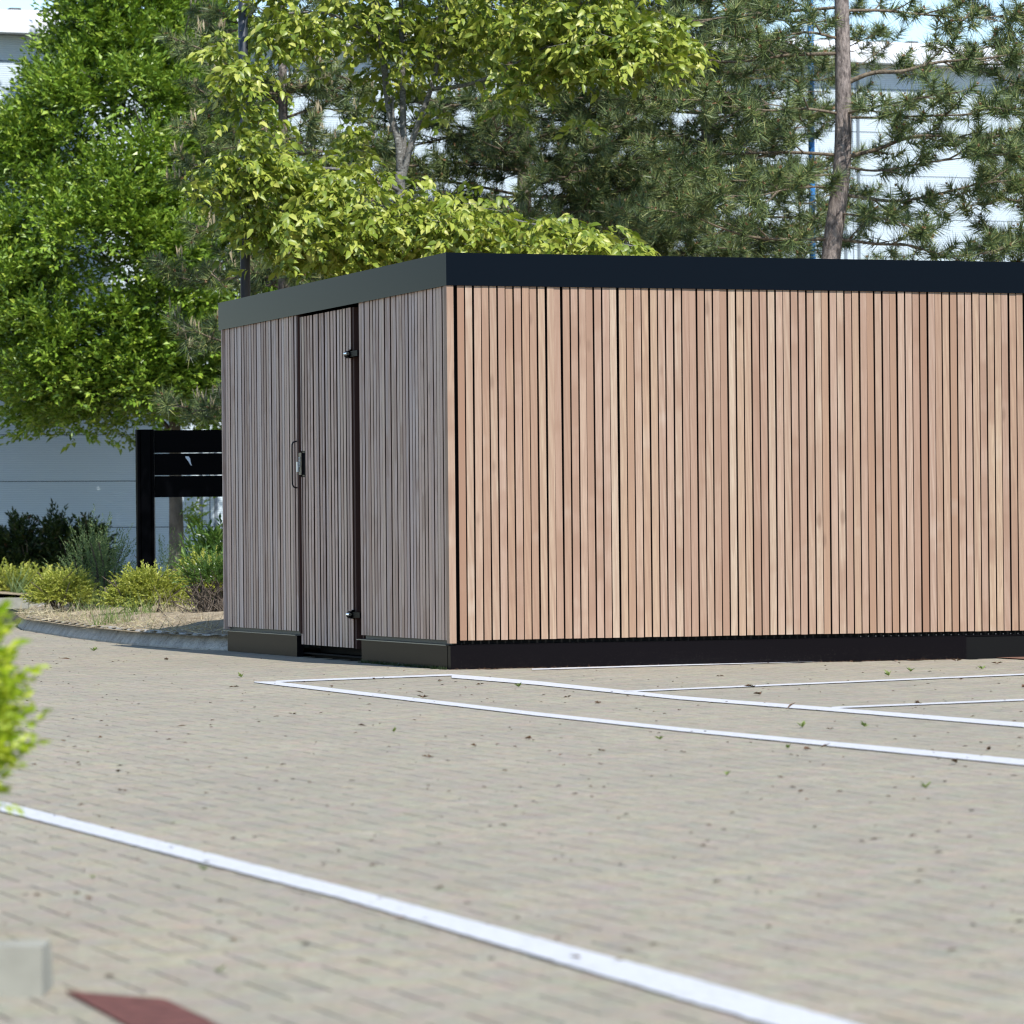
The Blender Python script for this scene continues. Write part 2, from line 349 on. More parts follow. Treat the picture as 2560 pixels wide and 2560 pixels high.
def shoots(base, dirs, length, per, leaf_len, leaf_w, flat=0.55, kind=4, droop=0.0, spread=0.9):
    """leafy shoots: leaves set alternately on both sides of each twig"""
    n = len(base); u = (np.arange(per) + 0.6) / per
    b = np.repeat(base, per, 0); d = np.repeat(unit(dirs), per, 0); uu = np.tile(u, n)[:, None]
    L = np.repeat(np.broadcast_to(np.asarray(length).reshape(-1, 1), (n, 1)), per, 0)
    side = unit(np.cross(dirs, np.array([0, 0, 1.0]) + rng.normal(size=(n, 3)) * 0.35)); side = np.repeat(side, per, 0)
    sg = np.tile(np.where(np.arange(per) % 2, 1.0, -1.0), n)[:, None]
    pos = b + d * L * uu; pos[:, 2:3] -= droop * L * uu * uu
    ax = unit(d * (0.55 + 0.5 * uu) + side * sg * spread * (1.1 - 0.6 * uu) + rng.normal(size=pos.shape) * 0.22); ax[:, 2] -= droop * 0.8
    nr = unit(np.cross(side, d) * np.sign((np.cross(side, d)[:, 2:3]) + 1e-6) + rng.normal(size=pos.shape) * flat)
    m = len(pos); ll = leaf_len * rng.uniform(0.65, 1.25, m); ww = leaf_w * rng.uniform(0.7, 1.2, m) * ll / leaf_len
    return leaves4(pos, ax, nr, ll, ww) if kind == 4 else leaves8(pos, ax, nr, ll, ww)

# ================================================================== SETTING: ground
def sheet(name, poly, z, mat, parent=None):
    b = MB(); b.add([(p[0], p[1], z) for p in poly], [tuple(range(len(poly)))]); return b.build(name, mat, parent)
tag(sheet('ground', [(-400, -100), (400, -100), (400, 700), (-400, 700)], -0.08, ASPHALT), 'dark ground running out to the horizon', kind='structure')
paving = tag(sheet('paving', [(-14, 2), (16, 2), (16, 49), (-14, 49)], -0.0035, JOINT), 'buff concrete block paving laid in herringbone across the car park', kind='structure')
road = tag(sheet('road', [(-60, 49), (60, 49), (60, 57), (-60, 57)], -0.020, ASPHALT), 'grey access road in front of the industrial unit', kind='structure')

# herringbone blocks of 200 x 100 mm, aligned with the shed
U = 0.1
def bed_outline():
    k0 = G(572, 1627); return [(-2.03, 28.62), tuple(G(484, 1624)[:2]), tuple(G(329, 1612)[:2]), tuple(G(180, 1594)[:2]), tuple(G(60, 1575)[:2])]
KB = [Vector((x, y, 0)) for x, y in bed_outline()]
BED = [tuple(k[:2]) for k in KB] + [(-4.72, 38.0), (-5.3, 44.0), (-5.5, 47.3), (-4.6, 48.6), (12, 48.6), (12, 33.9)]
def inside(x, y, poly):
    r = False; j = len(poly) - 1
    for i in range(len(poly)):
        if (poly[i][1] > y) != (poly[j][1] > y) and x < (poly[j][0] - poly[i][0]) * (y - poly[i][1]) / (poly[j][1] - poly[i][1]) + poly[i][0]: r = not r
        j = i
    return r
blocks = []
i0 = -200; 
for a in range(-190, 160):           # a along s, b along t (units of 0.1 m)
    for b_ in range(-70, 110):
        k = (a + b_ * 1) % 4         # herringbone: block owner pattern
        m_ = (b_ - a) % 4
        if m_ == 0: w_, h_ = 2, 1    # lies along t
        elif m_ == 3: w_, h_ = 1, 2  # lies along s
        else: continue
        if m_ == 3: a_, bb = a, b_
        else: a_, bb = a, b_
        cs, ct = (a_ + h_ / 2) * U, (bb + w_ / 2) * U
        p = C0 + LF * cs + RF * ct
        if p.y < 5.6 or p.y > 40 or abs(p.x) > 0.1285 * p.y + 0.7: continue
        if -0.05 < cs < 5.0 and ct > 0.02: continue
        if inside(p.x, p.y, BED): continue
        if p.y > 34 and p.x > -3: continue
        blocks.append((p.y, cs, ct, h_, w_))
blocks.sort()
def block_geo(h_, w_):
    g = 0.0025; c = 0.0008; hs, ht = h_ * U / 2 - g, w_ * U / 2 - g
    vs = [(-hs, -ht, -0.012), (-hs, ht, -0.012), (hs, ht, -0.012), (hs, -ht, -0.012), (-hs, -ht, -0.001), (-hs, ht, -0.001), (hs, ht, -0.001), (hs, -ht, -0.001),
          (-hs + c, -ht + c, 0), (-hs + c, ht - c, 0), (hs - c, ht - c, 0), (hs - c, -ht + c, 0)]
    fs = [(1, 0, 4, 5), (2, 1, 5, 6), (3, 2, 6, 7), (0, 3, 7, 4), (5, 4, 8, 9), (6, 5, 9, 10), (7, 6, 10, 11), (4, 7, 11, 8), (11, 10, 9, 8)]
    return np.array(vs), np.array([f[::-1] for f in fs])
MS = np.array([list(LF), list(RF), [0, 0, 1]])
geo = {(1, 2): block_geo(1, 2), (2, 1): block_geo(2, 1)}
pm = {}
for kk, (v, f) in geo.items():
    me = bpy.data.meshes.new('paver'); me.from_pydata((v @ MS).tolist(), [], f.tolist()); me.materials.append(PAVER); pm[kk] = me
rr = random.Random(3)
seen = [q for q in blocks if abs((C0 + LF * q[1] + RF * q[2]).x) < 0.1285 * q[0] + 0.03 and q[0] > 6.15]
first = set(id(q) for q in seen[:300])
VV, FF, nv = [], [], 0
for q in blocks:
    y, cs, ct, h_, w_ = q; p = C0 + LF * cs + RF * ct
    dz = rr.uniform(-0.0005, 0.0001); tx, ty = rr.gauss(0, 0.0010), rr.gauss(0, 0.0010); rz = rr.gauss(0, 0.006)
    if id(q) in first:
        o = bpy.data.objects.new('paver', pm[(h_, w_)]); COL.objects.link(o); o.parent = paving
        o.location = (p.x, p.y, dz); o.rotation_euler = (tx, ty, rz)
    else:
        v, f = geo[(h_, w_)]; v = v @ MS
        v = v + np.stack([-rz * v[:, 1], rz * v[:, 0], tx * v[:, 1] - ty * v[:, 0]], 1) + np.array([p.x, p.y, dz])
        VV.append(v); FF.append(f + nv); nv += len(v)
tag(np_mesh('paver_field', np.concatenate(VV), np.concatenate(FF), PAVER, paving), kind='stuff')

# painted bay lines: strips 4 mm above the blocks
def strip(name, label, top, bot):
    """top / bottom edge as photograph pixels on the ground"""
    b = MB(); n = len(top); r = random.Random(len(label)); A, B = [], []
    for i in range(n - 1):
        t0, t1, b0, b1 = G(*top[i]), G(*top[i + 1]), G(*bot[i]), G(*bot[i + 1])
        m = max(2, int((t1 - t0).length / 0.05))
        for j in range(m + (i == n - 2)):
            u = j / m; A.append(t0.lerp(t1, u)); B.append(b0.lerp(b1, u))
    vs = []
    for p, q in zip(A, B):
        d = (p - q).normalized(); vs += [p + d * r.gauss(0, 0.0035) + UP * 0.004, q + d * r.gauss(0, 0.0035) + UP * 0.004]
    b.add(vs, [(2 * i + 1, 2 * i + 3, 2 * i + 2, 2 * i) for i in range(len(A) - 1)])
    o = b.build(name, PAINT); return tag(o, label, kind='structure')
strip('parking_line', 'thick white line nearest the camera crossing from the lime bush to the lower edge', [(-60, 1991), (67, 2022.7), (860, 2220.8), (1700, 2443), (2123, 2560), (2300, 2608)], [(-60, 2016), (67, 2047), (860, 2252), (1700, 2501), (2123, 2625), (2300, 2678)])
strip('parking_line', 'long white line running from the pointed tip in front of the shed door to the right', [(636, 1705.5), (690, 1705.5), (1340, 1782.4), (1700, 1821), (2560, 1901), (2700, 1914)], [(636, 1707.5), (690, 1714), (1340, 1791), (1700, 1830), (2560, 1916), (2700, 1929)])
strip('parking_line', 'white line starting at the near bottom corner of the shed and running right', [(1129, 1687), (1340, 1704), (1700, 1742), (2056, 1769), (2560, 1809), (2700, 1820)], [(1129, 1696), (1340, 1713.5), (1700, 1750.5), (2056, 1778), (2560, 1820), (2700, 1831)])
strip('parking_line', 'thin white line joining the pointed tip to the near shed corner', [(690, 1703.2), (1129, 1686.5)], [(690, 1707.2), (1129, 1690.6)])
strip('parking_line', 'thin white line between the plinth and the long line, farther of two', [(1560, 1728.5), (2560, 1685.5), (2700, 1679.6)], [(1560, 1732), (2560, 1689), (2700, 1683)])
strip('parking_line', 'thin white line at the right edge, nearer of two', [(2080, 1769), (2560, 1749), (2700, 1743.2)], [(2080, 1773), (2560, 1753.2), (2700, 1747.5)])
strip('parking_line', 'thin white line hugging the black plinth of the sunlit wall', [(1330, 1673), (2440, 1641)], [(1330, 1676.2), (2440, 1644)])

# planting bed soil, kerbs
def soil(name, label, poly, z0, z1, step, mat=SOIL):
    xs = [p[0] for p in poly]; ys = [p[1] for p in poly]; b = MB(); idx = {}; r = random.Random(5)
    nx, ny = int((max(xs) - min(xs)) / step) + 1, int((max(ys) - min(ys)) / step) + 1
    def edge(x, y):
        d = 9
        for i in range(len(poly)):
            a, c = Vector(poly[i]), Vector(poly[(i + 1) % len(poly)]); p = Vector((x, y)); t = max(0, min(1, (p - a).dot(c - a) / (c - a).length_squared)); d = min(d, (p - a - (c - a) * t).length)
        return d
    for i in range(nx + 1):
        for j in range(ny + 1):
            x, y = min(xs) + i * step, min(ys) + j * step
            if inside(x, y, poly):
                e = min(1, edge(x, y) / 0.9); idx[(i, j)] = len(b.v)
                b.v.append((x, y, z0 + (z1 - z0) * e + e * (r.uniform(-1, 1) * 0.018 + 0.03 * math.sin(x * 3.1 + y * 1.3))))
    # outline ring stitched by a low skirt
    for (i, j) in list(idx):
        q = [(i, j), (i + 1, j), (i + 1, j + 1), (i, j + 1)]
        if all(k in idx for k in q): b.f.append(tuple(idx[k] for k in q))
    b.add([(x, y, z0 - 0.004) for x, y in poly], [tuple(range(len(poly)))[::-1]])
    return tag(b.build(name, mat), label, kind='structure')
soil('soil_bed', 'dry soil of the raised planting bed beside the shed', BED, 0.104, 0.20, 0.11)
FB0 = Vector((-6.4, 50.0, 0))
def kerb_run(pts, parent, n_each, mat, hgt=0.115, depth=0.14, batter=0.075, seg=None):
    """kerb stones with a sloping face, one object each"""
    for i in range(len(pts) - 1):
        a, c = Vector(pts[i]), Vector(pts[i + 1]); L = (c - a).length; k = max(1, round(L / n_each)); d = (c - a) / k; u = d.normalized(); nin = Vector((u.y, -u.x, 0))
        for j in range(k):
            p0 = a + d * j + u * 0.004; p1 = a + d * (j + 1) - u * 0.004; b = MB(); z = random.uniform(-0.004, 0.004)
            prof = [(0, -0.02), (0, 0.012), (batter, hgt - 0.008 + z), (batter + 0.010, hgt + z), (depth, hgt + z), (depth, -0.02)]
            vs = [p + nin * x + UP * y for p in (p0, p1) for x, y in prof]; m = len(prof)
            b.add(vs, [tuple(range(m)), tuple(range(2 * m - 1, m - 1, -1))] + [(q, q + m, (q + 1) % m + m, (q + 1) % m) for q in range(m)])
            b.build('kerb_stone', mat, parent)
kerb = tag(bpy.data.objects.new('kerb', None), 'stained concrete kerb edging the shrub bed beside the shed', kind='structure'); COL.objects.link(kerb)
kerb_run([KB[0], KB[1], KB[2], KB[3], KB[4]], kerb, 0.92, KERB)
kerb_run([KB[4] + Vector((-0.006, 0.008, 0)), Vector((-4.72, 38.0, 0)), Vector((-5.3, 44, 0)), Vector((-5.5, 47.3, 0))], kerb, 0.92, KERB)
fkerb = tag(bpy.data.objects.new('kerb', None), 'pale kerb across the road in front of the lime groundcover', kind='structure'); COL.objects.link(fkerb)
kerb_run([FB0 - RF * 6, FB0 + RF * 3.0], fkerb, 0.92, KERBN, 0.12)
fa = FB0 - RF * 14 + LF * 0.1; fb = FB0 + RF * 24 + LF * 0.1
soil('soil_bed', 'soil strip along the foot of the industrial unit', [tuple(fa[:2]), tuple(fb[:2]), tuple((fb + LF * 6)[:2]), tuple((fa + LF * 6)[:2])], 0.09, 0.16, 0.6)
# near bed at the left edge
NK = G(139, 2467)
nkerb = tag(bpy.data.objects.new('kerb', None), 'blurred pale kerb at the lower left corner of the view', kind='structure'); COL.objects.link(nkerb)
kerb_run([NK - Vector((2.76, 0, 0)), NK], nkerb, 0.92, KERBN, 0.088, 0.16, 0.03)
na, nb = NK + Vector((-2.7, 0.15, 0)), NK + Vector((-0.03, 0.15, 0))
soil('soil_bed', 'soil behind the near kerb under the lime bush', [tuple(na[:2]), tuple(nb[:2]), (nb.x - 0.45, nb.y + 1.0), (na.x, na.y + 1.0)], 0.03, 0.08, 0.08)

# ================================================================== SHED
T_END, S_END = 7.6, 5.025
ZFB, ZSB = 2.303, 0.174
shed = thing('timber_shed', 'flat roofed timber slatted store with black plinth and dark fascia', 'shed', S(0, 0, 0))
def part(name, mat, boxes, parent=None):
    b = MB()
    for q in boxes: b.sbox(*q)
    return b.build(name, mat, parent or shed)
OV = 0.006
part('fascia', FASCIA, [(-OV, 0.004, -0.003, T_END + 0.06, ZFB, 2.5)])
part('fascia', FASCIA, [(0.004, S_END + 0.064, -0.003, 0.02, ZFB, 2.5)])
part('fascia', FASCIA, [(0.004, S_END + 0.064, T_END + 0.04, T_END + 0.06, ZFB, 2.5)])
part('fascia', FASCIA, [(S_END + 0.044, S_END + 0.064, 0.02, T_END + 0.04, ZFB, 2.5)])
part('roof', simple('grey_roof_membrane', (0.12, 0.12, 0.125), 0.8, 0.2, 0, 0.2, 3), [(0.004, S_END + 0.044, 0.02, T_END + 0.04, 2.40, 2.485)])
part('soffit', BLACKM, [(0.006, S_END + 0.042, 0.022, T_END + 0.038, ZFB + 0.02, ZFB + 0.05)])
# dark core behind the slats, with an opening for the door
D0, D1 = 1.90, 3.23          # along s: door opening (set below from the photograph)
def s_at(px, py, t=0.0):
    """distance along the end wall whose picture is at px"""
    lo, hi = -1, 8
    for _ in range(50):
        m = (lo + hi) / 2; q = S(m, t, 1.3); a = (q.x * cr + (q.z - H) * sr) / q.y * F + 1280
        if a > px: lo = m
        else: hi = m
    return lo
D0 = s_at(894.5, 1200); D1 = s_at(740, 1200)      # right panel's left edge, left panel's right edge
core = [(0.045, 0.052, 0.045, T_END - 0.05, 0.15, ZFB + 0.02), (S_END - 0.06, S_END - 0.045, 0.045, T_END - 0.05, 0.15, ZFB + 0.02), (0.052, S_END - 0.06, T_END - 0.06, T_END - 0.05, 0.15, ZFB + 0.02),
        (0.052, D0 + 0.005, 0.045, 0.052, 0.15, ZFB + 0.02), (D1 - 0.005, S_END - 0.06, 0.045, 0.052, 0.15, ZFB + 0.02), (D0 + 0.005, D1 - 0.005, 0.16, 0.17, 0.03, ZFB + 0.02), (0.052, S_END - 0.06, 0.052, T_END - 0.06, 0.02, 0.03)]
part('backing', BLACKM, core)
part('plinth', PLINTH, [(0.004, 0.06, 0.006, 3.43, -0.01, 0.142)])                   # sunlit wall
part('plinth', BLACKM, [(0.016, 0.06, 3.432, T_END, -0.01, 0.142)])  # black panel filling the void past the plinth, its shade given as colour
part('plinth', PLINTH, [(0.06, D0 - 0.03, 0.004, 0.05, -0.01, 0.142)])
part('plinth', PLINTH, [(D1 + 0.035, S_END - 0.075, 0.006, 0.05, -0.01, 0.142)])
part('flange', PLINTH, [(0.012, 0.05, -0.004, T_END, 0.1425, 0.1475)])
part('flange', FLANGE, [(0.05, D0 + 0.035, -0.010, 0.04, 0.1425, 0.1485)])
part('flange', FLANGE, [(D1 + 0.02, S_END + 0.0, -0.010, 0.04, 0.1425, 0.1485)])
part('base_rail', RAIL, [(0.06, D0 - 0.02, 0.036, 0.044, 0.150, ZSB + 0.02)])
part('base_rail', RAIL, [(D1 + 0.01, S_END - 0.04, 0.036, 0.044, 0.150, ZSB + 0.02)])
part('threshold', BLACKM, [(D0 + 0.005, D1 - 0.005, 0.10, 0.16, -0.01, 0.03)])
# slat mesh: chamfered bar, unit length along z; front faces -y
def slat_mesh(w, d, nm='slat', taper=0.0):
    c = 0.0012; pr = [(-w / 2 + taper, d), (-w / 2, c), (-w / 2 + c, 0), (w / 2 - c, 0), (w / 2, c), (w / 2 - taper, d)]
    me = bpy.data.meshes.new(nm); vs = [(x, y, z) for z in (0, 1) for x, y in pr]; n = 6
    me.from_pydata(vs, [], [tuple(range(n))[::-1], tuple(range(n, 2 * n))] + [(i, (i + 1) % n, (i + 1) % n + n, i + n) for i in range(n)]); me.update()
    return me
M_R = slat_mesh(0.0436, 0.022, 'slat', 0.004); M_R.materials.append(WOOD)
EDGE = simple('gap_shaded_slat_edge', (0.060, 0.030, 0.022), 0.75, 0.15)  # unweathered red-brown slat sides, with the gap shade painted into the colour
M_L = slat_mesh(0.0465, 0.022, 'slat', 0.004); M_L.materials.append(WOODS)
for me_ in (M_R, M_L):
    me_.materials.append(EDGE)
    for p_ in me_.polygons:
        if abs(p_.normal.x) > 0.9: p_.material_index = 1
AZR = TH; AZL = TH - math.pi / 2            # sunlit wall faces -LF ; end wall faces -RF
rs = random.Random(21)
def slat(me, p, z0, z1, rz, parent, name='slat'):
    o = bpy.data.objects.new(name, me); COL.objects.link(o); o.parent = parent
    off = Vector((0, 0, 0)); q = parent
    while q is not None: off += q.location; q = q.parent
    o.location = Vector((p.x, p.y, z0)) - off; o.scale = (1, 1, z1 - z0)
    o.rotation_euler = (rs.gauss(0, 0.0004), rs.gauss(0, 0.0011), rz + rs.gauss(0, 0.006))
    return o
t = 0.068 + 0.022
while t < T_END - 0.03:
    slat(M_R, S(0.0045 + rs.uniform(-0.0015, 0.0015), t + rs.gauss(0, 0.0012), 0), ZSB - 0.0 + rs.uniform(-0.001, 0.001), ZFB + 0.012, AZR, shed)
    t += 0.0519 + rs.gauss(0, 0.0005)
# end wall: two fixed panels
def end_slats(s0, s1, n, t0, z0, z1, parent, skip=None, tilt=0):
    p = (s1 - s0) / n
    for i in range(n):
        s = s0 + p * (i + 0.5)
        a, b = z0, z1
        if skip and skip(i):
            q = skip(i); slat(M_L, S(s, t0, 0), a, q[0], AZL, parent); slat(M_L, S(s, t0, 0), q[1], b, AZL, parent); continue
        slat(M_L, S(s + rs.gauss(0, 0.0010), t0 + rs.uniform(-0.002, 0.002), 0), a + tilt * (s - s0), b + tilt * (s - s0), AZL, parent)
n_r = round((D0 - 0.06) / 0.0605); n_l = round((S_END - 0.05 - D1) / 0.0612)
end_slats(0.062, D0, n_r, 0.012, ZSB, ZFB + 0.012, shed)
end_slats(D1, S_END - 0.05, n_l, 0.012, ZSB, ZFB + 0.012, shed)
# corner boards
b = MB(); b.sbox(0.0, 0.052, 0.0, 0.043, 0.157, ZFB + 0.01); b.build('corner_board', WOOD, shed)
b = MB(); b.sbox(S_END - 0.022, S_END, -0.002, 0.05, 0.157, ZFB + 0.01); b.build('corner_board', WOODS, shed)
b = MB(); b.sbox(0.005, 0.03, T_END - 0.04, T_END, 0.157, ZFB + 0.01); b.build('corner_board', WOOD, shed)
b = MB(); b.sbox(S_END - 0.045, S_END, 0.055, T_END, 0.157, ZFB + 0.01); b.build('rear_cladding', WOOD, shed)
b = MB(); b.sbox(0.04, S_END - 0.05, T_END - 0.05, T_END - 0.01, 0.157, ZFB + 0.01); b.build('side_cladding', WOOD, shed)
# dark reveal boards beside the door
REV = simple('dark_stained_reveal', (0.055, 0.026, 0.020), 0.7, 0.2)
part('reveal', REV, [(D1 - 0.020, D1 - 0.002, 0.014, 0.075, 0.157, ZFB + 0.01)])
part('reveal', REV, [(D0 + 0.004, D0 + 0.022, 0.030, 0.16, 0.06, ZFB + 0.01)])
# fixings under the slats of the sunlit wall
b = MB(); t = 0.09 + 0.0519 * 50
while t < T_END - 0.05:
    b.sbox(0.014, 0.02, t + 0.020, t + 0.025, 0.152, 0.158); t += 0.0519
tag(b.build('fixing_heads', simple('zinc', (0.10, 0.10, 0.10), 0.4), shed), kind='stuff')
# door
DS0, DS1 = s_at(881.5, 1200, 0.03), s_at(748.5, 1200, 0.03)
door_e = bpy.data.objects.new('door', None); COL.objects.link(door_e); door_e.parent = shed; door_e['label'] = 'slatted door with keypad lock hanging lower than the wall panels'
DZ0, DZ1 = 0.085, ZFB - 0.014
def keygap(i):
    return (KZ0 - 0.004, KZ1 + 0.004) if i in (16, 17) else None
KZ0, KZ1 = 0, 0
kc = 0.5 * (DS1 + DS1 - 0.13)
dY = S(DS1 - 0.065, 0.03, 0).y
KZ1 = P(757, 1129, dY).z; KZ0 = P(757, 1191, dY).z
end_slats(DS0, DS1, 18, 0.030, DZ0, DZ1, door_e, keygap)
part('door_frame', BLACKM, [(DS0 + 0.01, DS1 - 0.005, 0.052, 0.085, DZ0 + 0.012, DZ1 - 0.01)], door_e)
part('door_edge', REV, [(DS0 - 0.035, DS0 - 0.004, 0.036, 0.09, DZ0 - 0.004, DZ1)], door_e)
# pull handle: bent bar standing off the door edge
hz1, hz0 = P(738, 1103, dY).z, P(738, 1219, dY).z
hs = DS1 - 0.006
b = MB(); pts = []
for (o_, z_) in [(0.03, hz1), (-0.012, hz1), (-0.026, hz1 - 0.006), (-0.034, hz1 - 0.022), (-0.035, hz1 - 0.05), (-0.035, hz0 + 0.05), (-0.034, hz0 + 0.022), (-0.026, hz0 + 0.006), (-0.012, hz0), (0.03, hz0)]:
    pts.append(S(hs, 0.012 + o_, z_))
b.tube(pts, 0.0052, 8); b.build('handle', BLACKP, door_e, True)
b = MB(); ks0, ks1 = DS1 - 2 * (DS1 - DS0) / 18 + 0.004, DS1 - 0.002
b.sbox(ks0, ks1, 0.028, 0.05, KZ0, KZ1); b.build('lock_body', BLACKP, door_e)
b = MB(); b.sbox(ks0 + 0.03, ks1 - 0.03, 0.014, 0.028, KZ0 + 0.01, KZ1 - 0.008); b.build('lock_keypad', BLACKP, door_e)
kh = KZ1 - KZ0
BUTTON = simple('satin_metal', (0.30, 0.31, 0.33), 0.5, 0.4)
for i in range(7):
    b = MB(); z = KZ1 - kh * (0.24 + 0.058 * i)
    b.sbox(ks0 + 0.052, ks1 - 0.036, 0.0115, 0.014, z - 0.0028, z + 0.0028); b.build('lock_button', BUTTON, door_e)
b = MB(); zc = P(747, 1167, dY).z; b.sbox(ks1 - 0.03, ks1 - 0.004, 0.006, 0.027, zc - 0.034, zc + 0.034); b.build('lock_latch', simple('brushed_steel', (0.62, 0.64, 0.66), 0.35, 0.5, 0.4), door_e)
# hinges
for py in (886, 1537):
    zc = P(882, py, S(DS0, 0.02, 0).y).z
    b = MB(); b.tube([S(DS0 + 0.035, 0.012, zc - 0.0), S(DS0 - 0.03, 0.012, zc)], 0.025, 14); b.tube([S(DS0 - 0.012, 0.02, zc + 0.010), S(DS0 - 0.012, 0.02, zc + 0.032)], 0.010, 10)
    b.sbox(D0 - 0.0 + 0.004, DS0 - 0.02, 0.004, 0.03, zc - 0.018, zc + 0.018)
    hb = b.build('hinge', SIGNB, door_e)
    b = MB(); b.tube([S(DS0 + 0.010, -0.012, zc + 0.003), S(DS0 - 0.05, -0.012, zc + 0.003)], 0.0105, 18); b.build('hinge_pin', CHROME, door_e)

# ================================================================== BACK OF SIGN
SY = 37.0
sp = P(366, 1360, SY); sign = thing('totem_sign', 'black post and panel sign seen from behind, standing in the shrubs left of the shed', 'sign', (sp.x, SY, 0.1))
def spx(px): return (px - 1280) / F * SY
ztop, zb1, zb2, zb3 = P(380, 1075, SY).z, P(480, 1132.5, SY).z, P(480, 1188.5, SY).z, P(480, 1243.5, SY).z
b = MB(); xl, xr = spx(342.5) - 0.005, spx(389) - 0.005
prof = [(xl, 0.05), (xl, -0.02), (xl + 0.02, -0.055), (xl + 0.045, -0.06), (xl + 0.05, -0.052), (xl + 0.055, -0.062), (xr - 0.03, -0.062), (xr - 0.025, -0.054), (xr - 0.02, -0.06), (xr, -0.05), (xr, 0.05)]
for z in (0.02, ztop + 0.004): b.v += [(x, SY + y, z) for x, y in prof]
n = len(prof); b.f += [tuple(range(n))[::-1], tuple(range(n, 2 * n))] + [(i, (i + 1) % n, (i + 1) % n + n, i + n) for i in range(n)]
b.build('post', SIGNB, sign)
b = MB(); b.obox((xl + 1.62, SY - 0.05, 0.02), Vector((0.17, 0, 0)), Vector((0, 0.1, 0)), Vector((0, 0, ztop - 0.02))); b.build('post', SIGNB, sign)
for za, zb in ((ztop, zb1), (zb1, zb2), (zb2, zb3)):
    b = MB(); b.obox((xr + 0.002, SY - 0.02, zb + 0.0035), Vector((1.45, 0, 0)), Vector((0, 0.04, 0)), Vector((0, 0, za - zb - 0.007))); b.build('panel', SIGNB, sign)
b = MB(); c = P(467, 1141, SY - 0.024)
ang = [(0, 0, .016), (0.012, -0.02, .018), (0.024, -0.045, .010), (0.034, -0.07, .006), (0.042, -0.085, .003)]
vs = []
for x, z, wd in ang: vs += [c + Vector((x - wd, 0, z)), c + Vector((x + wd, 0, z))]
b.add(vs, [(2 * i, 2 * i + 1, 2 * i + 3, 2 * i + 2) for i in range(4)]); b.build('dropping_mark', GREYMARK, sign)

# ================================================================== POSTS
LY = 36.1
lp = P(618, 1200, LY); lamp = thing('lamp_post', 'slim dark slate lamp post rising behind the lime leaves on the left', 'lamp post', (lp.x, LY, 0.15))
lx = lp.x
b = MB(); b.tube([(lx, LY, 0.1), (lx, LY, 8.6)], [0.046, 0.043], 20); b.build('pole', LAMPM, lamp, True)
b = MB(); b.tube([(lx, LY, 0.1), (lx, LY, 1.1), (lx, LY, 1.16)], [0.07, 0.07, 0.046], 16); b.build('base_sleeve', LAMPM, lamp, True)
b = MB(); b.obox((lx - 0.10, LY - 0.6, 8.6), Vector((0.2, 0, 0)), Vector((0, 0.75, 0)), Vector((0, 0, 0.07))); b.build('lamp_head', LAMPM, lamp)
bx = P(2030, 500, 47.0).x; bp = thing('blue_pole', 'bright blue slender pole seen through the pine on the right', 'pole', (bx, 47, 0.15))
b = MB(); b.tube([(bx, 47, 0.1), (bx, 47, 9.2)], [0.040, 0.036], 14); b.build('shaft', BLUEM, bp, True)
b = MB(); b.tube([(bx, 47, 0.1), (bx, 47, 0.9), (bx, 47, 0.95)], [0.06, 0.06, 0.04], 14); b.build('base_sleeve', BLUEM, bp, True)
b = MB(); b.tube([(bx, 47, 9.2), (bx, 47, 9.25), (bx, 47, 9.3)], [0.045, 0.045, 0.01], 14); b.build('cap', BLUEM, bp, True)

# ================================================================== INDUSTRIAL UNIT
BW0 = P(0, 1300, 58.4); BW0.z = 0                 # point of the wall plane at the left edge of the view
unit_e = thing('industrial_building', 'long pale grey industrial unit with ribbed cladding and white eaves behind the trees', 'building', BW0)
def W(t, d, z): return BW0 + RF * t + LF * d + UP * z
ZE = P(0, 79, 58.1).z            # underside of the eaves
jz = [0.10, 0.345, 1.03, 1.715, 2.40, 3.09, 3.775, 4.46, 5.145, 5.83, 6.515, 7.2, 7.885, ZE]
bays = [-10.5, -4.5, P(540, 1300, 59.5).x - BW0.x + 0.1, 9.0, 13.75, 19.0, 25.0, 31.0]
for i in range(len(bays) - 1):
    for j in range(len(jz) - 1):
        b = MB(); b.obox(W(bays[i] + 0.008, 0, jz[j] + 0.006), RF * (bays[i + 1] - bays[i] - 0.016), LF * 0.08, UP * (jz[j + 1] - jz[j] - 0.012)); b.build('cladding_panel', CLAD, unit_e)
b = MB(); b.obox(W(-10.5, 0.03, 0.05), RF * 41.5, LF * 0.04 + LF * 12, UP * (ZE - 0.1)); b.build('wall_core', simple('dark_joint', (0.03, 0.04, 0.05), 0.8), unit_e)
OH = 0.33
b = MB(); b.obox(W(-11.5, -OH + 0.02, ZE + 0.002), RF * 43.5, LF * (OH - 0.03), UP * 0.03); b.build('soffit', WHITE, unit_e)
b = MB(); q0 = W(-11.5, -OH, ZE - 0.005); v1, v2, v3, v4 = UP * 0.165, UP * 0.35 + LF * 0.16, UP * 0.35 + LF * 0.20, LF * 0.02
b.add([q0, q0 + v1, q0 + v2, q0 + v3, q0 + v4] + [p + RF * 43.5 for p in (q0, q0 + v1, q0 + v2, q0 + v3, q0 + v4)], [(0, 1, 2, 3, 4), (9, 8, 7, 6, 5)] + [(k, k + 5, (k + 1) % 5 + 5, (k + 1) % 5) for k in range(5)]); b.build('fascia', WHITE, unit_e)
b = MB(); vs = [W(-11.5, -OH + 0.21, ZE + 0.32), W(32, -OH + 0.21, ZE + 0.32), W(32, 13, ZE + 0.75), W(-11.5, 13, ZE + 0.75)]; b.add(vs, [(0, 1, 2, 3)]); b.build('roof', ROOFM, unit_e)
